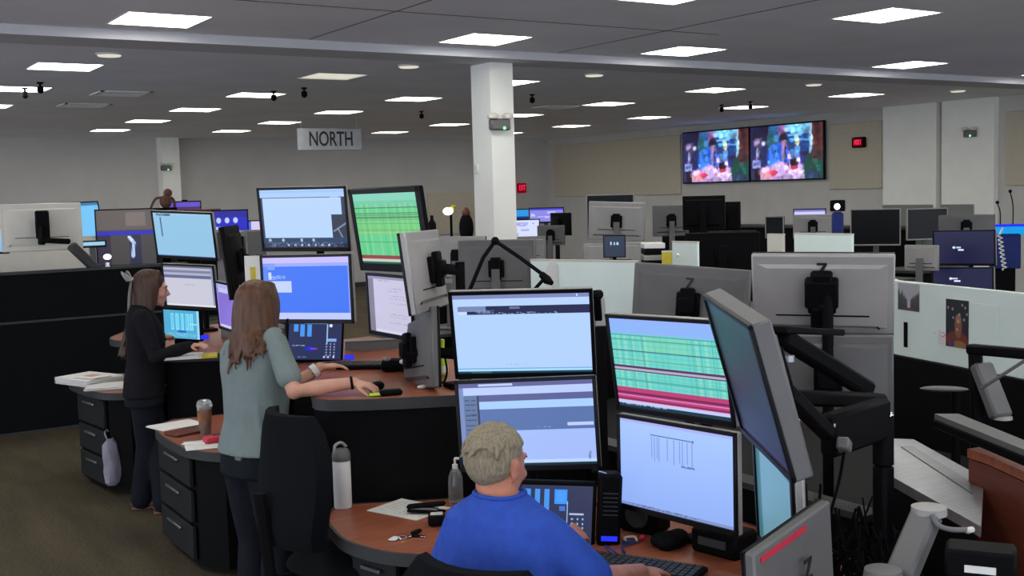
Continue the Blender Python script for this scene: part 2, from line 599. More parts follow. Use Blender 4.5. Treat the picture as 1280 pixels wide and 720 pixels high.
def pic_phone_light():
    p = Pic(60, 46, (84, 172, 212))
    for x in (.2, .34, .48, .62, .74):
        p.rect(x, .1, x + .09, .7, (130, 224, 252))
        p.rect(x + .02, .16, x + .06, .62, (88, 180, 225), .5)
    p.rect(.74, .45, .95, .5, (160, 230, 250)).rect(.38, .72, .62, .78, (40, 90, 190)).rect(.94, 0, 1, 1, (150, 220, 245)).text(.1, .82, .9, .95, (150, 225, 250), .35)
    return p


def pic_phone(hot=True):
    p = Pic(84, 62, (36, 46, 86) if not hot else (44, 52, 84))
    cols = (.06, .19, .32) if hot else (.1, .22, .35)
    for i, x in enumerate(cols):
        p.rect(x, .06, x + .075, (.34, .5, .66)[i] if hot else (.25, .38, .38)[i], (70, 150, 240))
    if hot:
        p.rect(.47, .06, .64, .30, (58, 148, 250)).rect(.49, .09, .62, .28, (80, 165, 255), .6).rect(.53, .34, .62, .42, (60, 120, 210))
        p.rect(.645, .25, .66, .62, (160, 195, 250)).rect(.68, .45, .88, .49, (170, 190, 225))
    else:
        p.rect(.72, .05, .735, .6, (150, 190, 240)).ell(.79, .09, .03, .045, (225, 235, 250)).rect(.74, .44, .9, .52, (130, 170, 225))
        p.text(.08, .62, .32, .66, (180, 200, 230), .6).ell(.42, .71, .11, .05, (28, 40, 220)).rect(.42, .69, .55, .73, (140, 70, 170)).rect(.3, 0.02, .72, .05, (96, 130, 190))
    for i in range(3):
        for j in range(5):
            p.ell(.72 + i * .075, (.55 if hot else .58) + j * .075, .014, .02, (160, 175, 215))
    for x in (.68, .76, .86):
        p.ell(x, .93, .02, .03, (200, 212, 235))
    p.ell(.06, .93, .02, .03, (220, 230, 245)).text(.2, .93, .35, .96, (120, 160, 220), .5)
    return p


def pic_purple():
    p = Pic(50, 70, (134, 112, 212))
    p.rect(0, 0, 1, .12, (176, 176, 232)).rect(.1, .1, .6, .2, (196, 196, 240)).rect(0, .95, 1, 1, (206, 204, 240)).rect(0, 0, .06, 1, (150, 140, 220))
    return p


def pic_pale():
    p = Pic(60, 40, (110, 190, 240))
    p.rect(0, 0, 1, .08, (60, 120, 170)).rect(.0, .3, .2, .36, (50, 80, 120)).rect(.3, .1, .9, .9, (120, 200, 250), .6)
    return p


def pic_navy():
    p = Pic(64, 40, (24, 26, 62))
    p.rect(0, 0, 1, .03, (34, 38, 90))
    return p


def pic_bar():
    p = Pic(60, 36, (30, 30, 190))
    p.rect(0, .0, 1, .3, (28, 28, 150))
    for x in (.15, .4, .65):
        p.ell(x, .45, .07, .14, (190, 205, 255))
    p.rect(.0, .75, .3, .9, (180, 200, 255))
    return p


def pic_mixed(seed, base, alt, bars):
    p = Pic(48, 32, base)
    p.rs = np.random.RandomState(seed)
    for _ in range(bars):
        x, y = p.rs.rand() * .8, p.rs.rand() * .85
        p.rect(x, y, x + .08 + .25 * p.rs.rand(), y + .05 + .15 * p.rs.rand(), alt, .7)
    return p


def pic_tv():
    p = Pic(150, 86, (34, 36, 88))
    p.ell(.08, .1, .2, .25, (26, 18, 60)).ell(.12, .3, .09, .10, (70, 60, 110)).ell(.1, .27, .04, .06, (150, 130, 170)).ell(.19, .31, .03, .05, (180, 170, 205))
    p.rect(.25, .0, .42, .5, (52, 120, 180), .6).rect(.41, .0, .52, .4, (184, 110, 190), .8).rect(.53, .05, .85, .5, (30, 66, 140), .8).ell(.68, .05, .2, .1, (120, 200, 245))
    p.line(.52, .2, .85, .15, .02, (110, 190, 245)).line(.55, .27, .85, .3, .015, (90, 170, 240)).rect(.82, .0, .86, .55, (150, 190, 225)).rect(.86, 0, 1, .8, (86, 40, 40)).rect(.9, 0, .96, .5, (60, 26, 30))
    p.ell(.30, .3, .07, .2, (30, 90, 90), .8)
    p.ell(.40, .60, .16, .28, (30, 90, 220)).ell(.34, .56, .07, .22, (60, 130, 250)).ell(.47, .26, .055, .13, (26, 18, 40)).ell(.49, .36, .045, .09, (186, 150, 190)).ell(.47, .52, .03, .16, (150, 130, 190)).ell(.5, .55, .016, .2, (54, 20, 60))
    p.ell(.66, .33, .03, .07, (245, 245, 190)).rect(.63, .4, .70, .62, (90, 150, 225)).rect(.64, .24, .68, .28, (50, 90, 70)).rect(.57, .45, .61, .75, (110, 180, 250), .7)
    p.ell(.5, .9, .45, .2, (180, 150, 215)).ell(.42, .8, .12, .14, (205, 175, 235)).ell(.65, .85, .14, .12, (225, 190, 235)).ell(.25, .9, .12, .08, (225, 150, 165)).ell(.6, .72, .07, .09, (60, 30, 50)).ell(.62, .79, .05, .04, (190, 60, 90)).ell(.34, .87, .05, .05, (190, 50, 80)).line(.55, .5, .56, .8, .02, (190, 160, 225)).line(.67, .62, .74, .85, .03, (200, 175, 235))
    p.ell(.9, .82, .16, .3, (24, 70, 60)).ell(.93, .55, .09, .12, (70, 44, 50)).ell(.86, .95, .1, .1, (40, 60, 90))
    p.rect(.03, .62, .15, .78, (150, 160, 220)).rect(.05, .78, .14, 1, (34, 20, 34)).line(.1, .4, .09, .62, .012, (200, 205, 235)).rect(.05, .66, .13, .72, (100, 120, 200))
    return p


def pic_forest():
    p = Pic(60, 44, (176, 176, 182))
    p.rect(0, .8, 1, 1, (86, 74, 78)).ell(.5, .78, .16, .12, (200, 188, 196))
    for x, h in ((.04, .3), (.12, .45), (.2, .35), (.3, .5), (.38, .6), (.64, .6), (.72, .5), (.82, .45), (.9, .4), (.97, .35)):
        p.ell(x, .85, .07, 1 - h - .1, (62, 66, 68), .85)
    p.rect(.25, .9, .8, 1, (96, 70, 74))
    return p


def pic_night():
    p = Pic(50, 70, (34, 40, 52))
    p.ell(.5, .85, .5, .2, (120, 50, 44)).ell(.55, .55, .16, .25, (140, 88, 66)).ell(.55, .4, .12, .1, (160, 120, 96)).ell(.6, .95, .3, .1, (150, 110, 60)).ell(.3, .92, .08, .08, (60, 66, 130))
    for x, y in ((.1, .18), (.3, .2), (.33, .38), (.72, .1), (.85, .15), (.92, .28), (.6, .3), (.55, .45), (.8, .4), (.5, .62)):
        p.ell(x, y, .04, .03, (214, 190, 180), .8)
    return p


# ---------------------------------------------------------------- room shell
X0, X1, Y0, Y1, ZC = -7.0, 16.6, -4.0, 23.7, 3.37
floor = struct('floor', MB().box2((X0, Y0, -0.1), (X1 + 1, Y1 + 1, 0)), M['carpet'])
LX = (-0.35, 2.47, 5.26, 7.52, 10.92, 13.79)
LY = (1.2, 3.6, 6.0, 8.39, 11.55, 13.90, 16.35, 18.79, 21.25)
lights = [(x, y) for y in LY for x in LX if not (x < 0 and y > 17)]
HW = 0.305
# ceiling: slabs between the light openings
bm_c = MB()
ys = [Y0] + sorted([y - HW for y in LY] + [y + HW for y in LY]) + [Y1 + .2]
xs = [X0] + sorted([x - HW for x in LX] + [x + HW for x in LX]) + [X1 + .2]
for j in range(len(ys) - 1):
    if j % 2 == 0:
        bm_c.box2((X0, ys[j], ZC), (X1 + .2, ys[j + 1], ZC + .1))
    else:
        y = LY[j // 2]
        row = [x for x in LX if (x, y) in lights]
        ed = [X0] + sorted([x - HW for x in row] + [x + HW for x in row]) + [X1 + .2]
        for i in range(0, len(ed), 2):
            bm_c.box2((ed[i], ys[j], ZC), (ed[i + 1], ys[j + 1], ZC + .1))
ceiling = struct('ceiling', bm_c, M['ceil'], smooth=False)
# tile joints that show above the near rows: thin shadow-gap T-bars, proud of the slab
gb = MB()
for y in (7.35, 4.8):
    gb.box2((2.4, y - .004, ZC - .003), (7.0, y + .004, ZC))
for x in (3.86, 6.4):
    gb.box2((x - .004, 2.4, ZC - .003), (x + .004, 8.9, ZC))
gb.build('ceiling_joint', M['edge'], ceiling)

struct('wall_back', MB().box2((X0, Y1, 0), (X1 + .2, Y1 + .2, ZC)), M['wall_dim'])
wr = struct('wall_right', MB().box2((X1, Y0, 0), (X1 + .2, Y1, ZC)), M['wall'])
struct('baseboard_back', MB().box2((X0, Y1 - .015, 0), (X1, Y1, .1)), M['edge'])
struct('baseboard_right', MB().box2((X1 - .015, 8, 0), (X1, Y1 - .02, .1)), M['edge'])
struct('trim_1', MB().box2((X0, 8.95, ZC - .075), (X1, 9.45, ZC - .001)), M['beam'], smooth=False)   # shallow dropped beam

col = struct('column', MB().box2((5.84, 9.25, 0), (6.10, 9.60, ZC - .075)), M['white_wall'], smooth=False)
MB().box2((5.80, 9.22, 0), (6.13, 9.63, .1)).build('column_base', M['edge'], col)
col2 = struct('column.001', MB().box2((6.78, 23.35, 0), (7.14, 23.7, ZC)), M['white_wall'], smooth=False)
# right wall: pilasters, felt panels, grey boards, dark counter front
struct('trim_2', MB().box2((X1 - .12, 12.13, 0), (X1, 13.22, ZC)), M['white_wall'], smooth=False)
struct('trim_3', MB().box2((X1 - .12, 11.05, 0), (X1, 12.02, ZC)), M['white_wall'], smooth=False)


def wall_board(name, label, y0, y1, z0, z1, m, cat='wall panel', x=X1, t=.04):
    r = thing(name, label, cat, (x, (y0 + y1) / 2, z0))
    MB().box2((x - t, y0, z0), (x, y1, z1), .008).build('board', M[m], r, world=True)
    return r


wall_board('acoustic_panel', 'long beige felt panel on the right wall next to the television screens', 18.62, 23.35, 1.92, 3.2, 'felt')
wall_board('acoustic_panel', 'square beige felt panel behind the red digital clock', 13.3, 14.5, 1.95, 3.15, 'felt')
wall_board('acoustic_panel', 'beige felt panel at the right edge beyond the white pilasters', 8.6, 10.9, 1.95, 3.12, 'felt')
wall_board('grey_wall_panel', 'grey board on the white pilaster nearer the felt panel with clock', 12.18, 13.2, .5, 1.66, 'greypanel', x=X1 - .12)
wall_board('grey_wall_panel', 'small grey board low on the white pilaster with the emergency light', 11.4, 12.0, .5, 1.66, 'greypanel', x=X1 - .12)
r = thing('beige_panel', 'beige board low on the back wall beside the square column', 'wall panel', (13.9, Y1, 1.2))
MB().box2((13.1, Y1 - .04, 1.1), (15.2, Y1, 2.1), .01).build('board', M['felt'], r, world=True)

# ---------------------------------------------------------------- ceiling lights
lt = thing('ceiling_light', 'square recessed ceiling light panel', 'ceiling light', (0, 0, ZC), group='ceiling lights')
MB().box2((-HW + .012, -HW + .012, .008), (HW - .012, HW - .012, .012)).build('diffuser', M['lamp'], lt)
f = MB()
for s in (-1, 1):
    f.box2((s * HW, -HW, -.003), (s * (HW - .014), HW, .022))
    f.box2((-HW, s * HW, -.003), (HW, s * (HW - .014), .022))
f.build('frame', M['white'], lt)
MB().box2((-HW, -HW, .03), (HW, HW, .06)).build('housing', M['white'], lt)
dim = thing('ceiling_light', 'dimmed ceiling light panel', 'ceiling light', (0, 0, ZC), group=None)
for ch in lt.children:
    c = ch.copy()
    C.objects.link(c)
    c.parent = dim
    if ch.name.startswith('diffuser'):
        c.data = ch.data.copy()
        c.data.materials[0] = M['lamp_dim']
first = True
ordn = ('first', 'second', 'third', 'fourth', 'fifth', 'sixth', 'seventh', 'eighth', 'ninth')
place = {0: 'far left row', 1: 'left row', 2: 'row left of the column', 3: 'row by the column', 4: 'row right of the column', 5: 'row nearest the right wall'}
for i, x in enumerate(LX):
    for j, y in enumerate(LY):
        if (x, y) not in lights:
            continue
        lab = f'square lit ceiling panel, {ordn[len(LY) - 1 - j]} from the back wall in the {place[i]}'
        if (i, j) == (2, 4):
            o = dim
            o.location = (x, y, ZC)
            o['label'] = 'dimmed warm grey ceiling panel above and right of the NORTH sign'
            o['group'] = 'ceiling lights'
            continue
        if first:
            o = lt
            o.location = (x, y, ZC)
            o['label'] = lab
            first = False
        else:
            o = dup(lt, lab, (x, y, ZC))
        o['group'] = 'ceiling lights'

# small ceiling fittings
for i, (x, y, lab) in enumerate(((2.61, 10.42, 'flat white ceiling disc nearest the left aisle'), (5.55, 10.33, 'flat white ceiling disc left of the square column'), (7.97, 10.4, 'flat white ceiling disc right of the square column'), (11.61, 10.42, 'flat white ceiling disc in front of the television wall'), (14.7, 10.45, 'flat white ceiling disc near the white pilasters'))):
    t = thing('ceiling_downlight', lab, 'ceiling fitting', (x, y, ZC), group='white discs along the ceiling beam')
    MB().lathe([(.115, 0), (.115, -.008), (.105, -.014), (.04, -.016)]).build('downlight_rim', M['white'], t)
    MB().lathe([(.104, -.0145), (.095, -.024), (.01, -.026)]).build('cone', M['lamp_dim'], t)  # recessed downlight, its face given a dim glow
for x, y, lab in ((3.61, 15.88, 'louvred grey air vent in the ceiling, farther of the two at left'), (3.64, 14.1, 'louvred grey air vent in the ceiling, nearer of the two at left'), (10.4, 14.6, 'louvred grey air vent in the ceiling right of the column')):
    t = thing('ceiling_vent', lab, 'air vent', (x, y, ZC), group='ceiling air vents')
    f = MB()
    for s in (-1, 1):
        f.box2((s * .3, -.3, -.012), (s * .26, .3, 0))
        f.box2((-.3, s * .3, -.012), (.3, s * .26, 0))
    f.build('frame', M['white'], t)
    for k in range(7):
        MB().box((0, -.21 + k * .07, -.006), (.52, .05, .004), Mx.Rotation(.5, 3, 'X')).build('slat', M['white'], t)
for i, (x, y, lab) in enumerate(((2.53, 13.06, 'black hanging camera near the far left ceiling light'), (2.49, 13.7, 'thin black sprinkler in front of the far left ceiling light'), (5.27, 13.32, 'thin black sprinkler in front of a lit panel above the NORTH sign'), (5.45, 12.8, 'black hanging camera right of the lit panel above the NORTH sign'), (8.7, 15.83, 'flat black ceiling fitting left of the square column'), (8.74, 12.79, 'black hanging camera just right of the square column'), (10.2, 15.6, 'small black sprinkler beyond the square column'), (12.93, 13.53, 'black hanging camera above the left television'), (12.94, 12.9, 'black hanging camera above the right television'))):
    t = thing('ceiling_camera', lab, 'ceiling fitting', (x, y, ZC), group='small black ceiling fittings')
    MB().lathe([(.035, 0), (.035, -.015), (.012, -.02)]).build('base', M['plastic'], t)
    MB().lathe([(.012, -.015), (.012, -.04), (.034, -.05), (.036, -.10), (.012, -.12)], n=12).build('housing', M['plastic'], t)

# ---------------------------------------------------------------- NORTH sign
p0 = (7.914, 17.6, 3.023)
t = thing('hanging_sign', 'brushed metal hanging sign reading NORTH', 'sign', p0)
MB().box((0, 0, 0), (1.16, .03, .36), None, .004).build('panel', M['alu'], t)
for s in (-.5, .5):
    MB().cyl((s, 0, .17), (s, 0, ZC - p0[2] + .001), .005, n=6).build('rod', M['metal'], t)
letters('NORTH', .30, M['text'], t, Mx.Translation((.02, -.018, -.005)) @ Mx.Rotation(R(90), 4, 'X') @ Mx.Diagonal((.76, 1.12, 1, 1)), bold=.004)

# emergency lights
def emergency(loc, rz, lab):
    t = thing('emergency_light', lab, 'emergency light', loc, rz, 'emergency lights')
    MB().box((0, -.035, 0), (.22, .07, .11), None, .015).build('body', M['silver_dark'], t)
    for s in (-1, 1):
        MB().lathe([(.01, -.02), (.05, -.012), (.055, .02), (.03, .04)], (s * .085, -.05, .07), 12).build('lamp_head', M['pale'], t)
    MB().ell((.03, -.075, -.035), (.016, .01, .016)).build('indicator', M['green_led'], t)


emergency((5.912, 9.25, 2.704), 0, 'emergency light with green dot high on the square column')
emergency((6.845, 23.35, 2.746), 0, 'emergency light with green dot on the far left pilaster')
emergency((16.48, 11.464, 2.808), R(-90), 'emergency light with green dot on the right wall pilaster')
t = thing('light_switch', 'small white thermostat box on the side of the square column', 'thermostat', (5.84, 9.524, 2.293), R(-90))
MB().box((0, -.012, 0), (.06, .024, .09), None, .006).build('box', M['white'], t)
MB().box((0, -.026, .01), (.03, .004, .03)).build('display', M['pale'], t)

# exit sign
p0 = (15.784, 23.7, 2.163)
t = thing('exit_sign', 'small glowing red exit sign on the back wall', 'sign', p0)
MB().box((0, -.03, 0), (.26, .06, .24), None, .01).build('housing', M['red_dim'], t)
letters('EXIT', .10, M['red_led'], t, Mx.Translation((0, -.063, 0)) @ Mx.Rotation(R(90), 4, 'X') @ Mx.Diagonal((.95, 2.0, 1, 1)))

# wall clock
p0 = (16.56, 13.776, 2.785)
t = thing('digital_clock', 'black digital wall clock with red glowing digits', 'clock', p0, R(-90))
MB().box((0, -.04, 0), (.29, .08, .19), None, .02).build('case', M['plastic'], t)
MB().box((0, -.081, 0), (.2, .004, .13)).build('face', M['red_dim'], t)
letters('1021', .12, M['red_led'], t, Mx.Translation((0, -.086, 0)) @ Mx.Rotation(R(90), 4, 'X') @ Mx.Diagonal((.72, 1.0, 1, 1)), bold=.002)

# televisions
for (y0, y1, lab) in ((16.50, 18.50, 'wide television on the right wall, the one away from the clock'), (14.58, 16.49, 'wide television on the right wall, the one beside the clock')):
    t = thing('wall_television', lab, 'television', (16.6, (y0 + y1) / 2, 2.69), R(-90), 'televisions showing the same news picture')
    w = y1 - y0
    MB().box((0, -.06, 0), (w, .06, 1.10), None, .01).build('frame', M['bezel'], t)
    MB().box((0, -.015, 0), (.6, .03, .5)).build('wall_bracket', M['metal'], t)
    pic_tv().busy(420, 9, .5, 1.55, .022).mesh('screen', w - .05, 1.04, -.0915, M['screen'], t, gain=1.1)


# ---------------------------------------------------------------- monitors
def frame_mtx(loc, yaw, tilt=0.0, roll=0.0):
    n = heading(yaw)
    rt = V((-n.y, n.x, 0))
    rt = V((-math.cos(R(yaw)), math.sin(R(yaw)), 0))
    u = V((0, 0, 1)) * math.cos(R(tilt)) - n * math.sin(R(tilt))
    a = rt * math.cos(R(roll)) + u * math.sin(R(roll))
    b = u * math.cos(R(roll)) - rt * math.sin(R(roll))
    y = b.cross(a)
    return Mx(((a.x, y.x, b.x, loc[0]), (a.y, y.y, b.y, loc[1]), (a.z, y.z, b.z, loc[2]), (0, 0, 0, 1)))


def mon(label, loc, yaw, tilt=0, roll=0, W=.55, H=.355, pic=None, back='silver', logo=None, stand=None, mount=True, off=False, rim=None, thick=.03, gain=1.0, seam=True, bez=.014, group=None, bulge=True):
    mt = frame_mtx(loc, yaw, tilt, roll)
    t = thing('monitor', label, 'monitor', mtx=mt, group=group)
    MB().box((0, thick / 2 + .002, 0), (W, thick, H), None, .006).build('housing', M[back], t)
    f = MB()
    lo = bez * 1.5
    for s in (-1, 1):
        f.box((s * (W - bez) / 2, -.001, 0), (bez, .012, H), None, .002)
    f.box((0, -.001, (H - bez) / 2), (W, .012, bez), None, .002)
    f.box((0, -.001, -(H - lo) / 2), (W, .012, lo), None, .002)
    f.build('bezel', M[rim or 'bezel'], t)
    if pic is not None:
        o = pic.mesh('screen', W - 2 * bez, H - bez - lo, 0.0, M['screen'], t, gain=gain)
        o.location = (0, 0, (lo - bez) / 2)
    else:
        MB().box((0, .002, (lo - bez) / 2), (W - 2 * bez, .004, H - bez - lo)).build('screen', M['off'], t)
    if bulge:
        # raised centre of the back, with bevelled sides
        w2, h2 = W * .5, H * .36
        MB().ring_loft([[V((-w2 * .93, thick, -h2 * 1.1)), V((w2 * .93, thick, -h2 * 1.1)), V((w2 * .93, thick, h2 * 1.1)), V((-w2 * .93, thick, h2 * 1.1))],
                        [V((-w2 * .72, thick + .018, -h2 * .95)), V((w2 * .72, thick + .018, -h2 * .95)), V((w2 * .78, thick + .018, h2)), V((-w2 * .78, thick + .018, h2))]]).build('back_cover', M[back], t)
    if seam:
        g = MB()
        g.box((0, thick + .019, -H * .22), (W * .66, .003, .006))
        for sg in (-1, 1):
            g.box((sg * W * .36, thick + .012, -H * .31), (W * .13, .004, .006), Mx.Rotation(sg * .9, 3, 'Y'))
        g.build('seam', M['plastic'], t)
    if mount:
        m = MB().box((0, thick + .032, .0), (.11, .03, .12), None, .006)
        m.box((0, thick + .05, .0), (.07, .03, .16), None, .006)
        m.build('mount_plate', M['plastic'], t)
    if logo:
        lx, lz, ls = logo
        g = MB()
        yb = thick + .0195
        a, b = ls * .5, ls * .5
        g.box((lx, yb, lz + b), (ls * .8, .003, ls * .2))
        g.box((lx, yb, lz - b), (ls * .8, .003, ls * .2))
        g.box((lx, yb, lz), (ls * .24, .003, ls * 1.1), Mx.Rotation(R(-32), 3, 'Y'))
        g.build('letter_mark', M['text'], t)
    if stand is not None:
        p = V(loc) + (mt.to_3x3() @ V((0, thick + .05, 0)))
        h = p.z - stand
        MB().box((p.x, p.y, stand + h / 2), (.06, .035, h), Mx.Rotation(R(-yaw), 3, 'Z'), .004).build('stand_neck', M['silver_dark'] if back != 'plastic' else M['plastic'], t, world=True)
        MB().box((p.x, p.y, stand + .01), (.24, .18, .02), Mx.Rotation(R(-yaw), 3, 'Z'), .008).build('stand_base', M['silver_dark'] if back != 'plastic' else M['plastic'], t, world=True)
    return t


def arm_stack(label, mons, zb, out=.12, shift=(0, 0), base=True, group='black monitor arms'):
    """Pole behind a stack with one bracket to each monitor's mount."""
    bk = [(m.matrix_basis.to_translation(), (m.matrix_basis.to_3x3() @ V((0, 1, 0)))) for m in mons]
    q = [p + V((d.x, d.y, 0)).normalized() * (out + .06) for p, d in bk]
    av = sum((V((d.x, d.y, 0)) for p, d in bk), V()).normalized()
    far = max(q, key=lambda v: v.dot(av))
    px, py = far.x + shift[0], far.y + shift[1]
    top = max(v.z for v in q) + .04
    t = thing('monitor_stand', label, 'monitor arm', (px, py, zb), group=group)
    MB().cyl((px, py, zb), (px, py, top), .022, n=12).build('pole', M['plastic'], t, world=True)
    if base:
        MB().box((px, py, zb + .012), (.14, .14, .024), None, .006).build('clamp', M['plastic'], t, world=True)
    for p, d in bk:
        e = p + d * .095
        MB().tube([(px, py, e.z - .01), e], [(.03, .018), (.03, .018)], 8).build('bracket', M['plastic'], t, world=True)
        MB().box(e, (.075, .03, .075), Mx.Rotation(math.atan2(d.y, d.x) - math.pi / 2, 3, 'Z'), .006).build('tilt_head', M['plastic'], t, world=True)
    return t


# man's stacks
m1 = mon('upper monitor in front of the man in blue, pale page under a dark toolbar', (2.404, 3.625, 1.503), -139.2, -13.2, 0.5, 0.556, 0.36, pic=pic_browser(), rim='plastic')
m2 = mon('lower monitor right behind the grey-haired head, blue form page', (2.398, 3.601, 1.156), 224.6, 2.2, 2.6, 0.556, 0.36, pic=pic_form())
m3 = mon('upper right monitor of the man with turquoise rows and a magenta band', (2.552, 2.95, 1.434), -95.7, -6.7, 1.5, 0.556, 0.36, pic=pic_table_red())
m4 = mon('lower right monitor of the man, white page with a tiny table', (2.65, 3.034, 1.037), 262.0, 0.4, 0.4, 0.556, 0.36, pic=pic_sheet())
m5 = mon('dark monitor turned edge-on at the right of the man, leaning forward', (2.288, 2.306, 1.493), -61.2, -16.8, -6.2, 0.45, 0.46, pic=Pic(40, 40, (22, 38, 42)).rect(0, 0, 1, .1, (30, 46, 54)).rect(0, .6, 1, 1, (22, 26, 42)).rect(0, .96, 1, 1, (50, 46, 86)), thick=.055, back='silver_dark', seam=False)
m5b = mon('pale blue lit monitor below the dark edge-on one at right', (2.477, 2.385, 1.086), 301, -4, -6, .43, .40, pic=Pic(40, 40, (104, 150, 168)).rect(0, 0, .12, 1, (62, 112, 120)).rect(.12, .1, 1, .12, (60, 92, 110)).rect(0, 0, 1, .1, (112, 155, 175)), seam=False, stand=.741)
m6 = mon('grey monitor back with a red strip at the bottom, right of the man', (2.164, 2.045, 1.033), 344.5, -0.0, -5.7, 0.42, 0.28, back='silver_dark', logo=(-.03, .015, .05), mount=False, seam=False, bulge=False, stand=.741)
MB().box((.06, .033, .115), (.24, .003, .016)).build('red_strip', M['red'], m6)
arm_stack('black pole arm behind the two monitors facing the man', (m1, m2), .74)
arm_stack('black pole arm behind the turquoise-row monitor and the white page', (m3, m4), .74)

# middle woman's stacks
w1 = mon('upper centre monitor of the woman in the grey-green shirt, pale page', (2.479, 5.908, 1.935), 232.1, -5.8, -0.4, 0.556, 0.36, pic=pic_wide_browser())
w2 = mon('bright blue monitor right of the long-haired woman in grey-green', (2.319, 5.527, 1.579), 235.8, 0.2, 0.8, 0.556, 0.36, pic=pic_blue())
w3 = mon('green spreadsheet monitor with a thick black frame left of the column', (2.485, 4.888, 1.888), 261.1, -8.1, 0.4, 0.57, 0.41, pic=pic_table_red(True), bez=.026, back='plastic')
w4 = mon('lilac document monitor below the green spreadsheet', (2.486, 4.907, 1.519), 271.5, -1.3, 0.7, 0.5, 0.31, pic=pic_doc())
w5 = mon('grey monitor back seen from the side, topmost beside the green spreadsheet', (2.445, 4.498, 1.709), -44.8, -6.8, 0.6, 0.52, 0.36, back='silver')
w5b = mon('darker grey monitor back seen from the side, below another near the mouse', (2.498, 4.6, 1.335), 103.4, -3.0, -10.3, 0.52, 0.36, back='silver_dark')
arm_stack('black pole arm behind the bright blue monitor', (w1, w2), 1.18)
arm_stack('black pole arm behind the green spreadsheet monitor', (w3, w4), 1.18)
arm_stack('black pole arm holding the two monitors seen from the side', (w5, w5b), 1.18)

# far woman's stacks
t1 = mon('upper monitor of the woman in black, plain pale blue window', (2.55, 8.327, 1.801), 236.8, -10.1, -2.7, 0.556, 0.36, pic=pic_mail())
t2 = mon('middle monitor before the face of the woman in black, grey report page', (2.67, 8.649, 1.397), 237.2, -6.9, -1.9, 0.5, 0.35, pic=pic_report())
t3 = mon('purple monitor seen obliquely between the two standing women', (2.511, 7.336, 1.342), 274, -3, 0, .5, .33, pic=pic_purple())
t4 = mon('dark monitor turned edge-on above the purple one', (2.525, 7.238, 1.649), -60, -6, 0, .5, .47, pic=None, back='plastic')
arm_stack('black pole arm behind the monitors of the woman in black', (t1, t2), 1.03)
arm_stack('black pole arm behind the purple monitor', (t4,), 1.03)
arm_stack('short black pole arm carrying the purple monitor', (t3,), 1.03)

# back-to-back row: monitors seen from behind
b1 = mon('large grey monitor back with a black mount and Z mark, centre right', (3.571, 3.164, 1.609), 51.0, 20.0, 0.8, 0.556, 0.36, logo=(0, .125, .05))
b2 = mon('grey monitor back hanging under the large one with the black mount', (3.554, 3.118, 1.288), 51.7, 7.3, -0.3, 0.5, 0.33, back='silver_dark', seam=False)
z1 = mon('grey monitor back with a centred Z mark, left of the large one', (3.616, 4.005, 1.504), 55.8, -0.7, 4.1, 0.556, 0.36, back='silver_dark', logo=(0, .10, .045))
b1x = MB().box((0, .085, -.02), (.085, .05, .30), None, .008).box((0, .085, .04), (.13, .06, .12), None, .008)
b1x.build('mount_bracket', M['plastic'], b1)
arm_stack('black pole arm behind the large grey monitor back', (b1, b2), .742, out=.0)
arm_stack('black pole arm behind the grey monitor with a centred Z mark', (z1,), .742, out=.0)


# ---------------------------------------------------------------- consoles
def worktop(parent, poly, z, th=.035, em='edge'):
    MB().prism(poly, z - th, z).build('worktop', M['wood'], parent, world=True)
    n = len(poly)
    cx, cy = sum(p[0] for p in poly) / n, sum(p[1] for p in poly) / n
    # edge band following the outline
    sg = sum(poly[i][0] * poly[(i + 1) % n][1] - poly[(i + 1) % n][0] * poly[i][1] for i in range(n))
    s = 1 if sg > 0 else -1
    out = []
    for i in range(n):
        a, b, c = V((*poly[i - 1], 0)), V((*poly[i], 0)), V((*poly[(i + 1) % n], 0))
        d = ((b - a).normalized() + (c - b).normalized()).normalized()
        nrm = V((d.y, -d.x, 0)) * s
        out.append((b + nrm * .012)[:2])
    mb = MB()
    v0 = [[mb.b.verts.new((*p, zz)) for p in pl] for pl, zz in ((poly, z - th - .012), (out, z - th - .012), (out, z + .002), (poly, z + .002))]
    for k in range(4):
        for i in range(n):
            j = (i + 1) % n
            mb.b.faces.new((v0[k][i], v0[k][j], v0[(k + 1) % 4][j], v0[(k + 1) % 4][i]))
    mb.build('edge_band', M[em], parent, world=True)


def drawers(parent, a, b, zs, out):
    """Drawer fronts between floor points a and b, opening along out."""
    a, b, out = V((*a, 0)), V((*b, 0)), V((*out, 0)).normalized()
    d = (b - a).normalized()
    rot = Mx((( d.x, out.x, 0), (d.y, out.y, 0), (0, 0, 1)))
    c = (a + b) / 2
    w = (b - a).length
    for z0, z1 in zs:
        o = MB().box((*(c + out * .012)[:2], (z0 + z1) / 2), (w - .02, .024, z1 - z0 - .012), rot, .004).build('drawer', M['drawer'], parent, world=True)
        MB().box((*(c + out * .034)[:2], z1 - .05), (w * .4, .02, .016), rot, .003).build('handle', M['metal'], o, world=True)


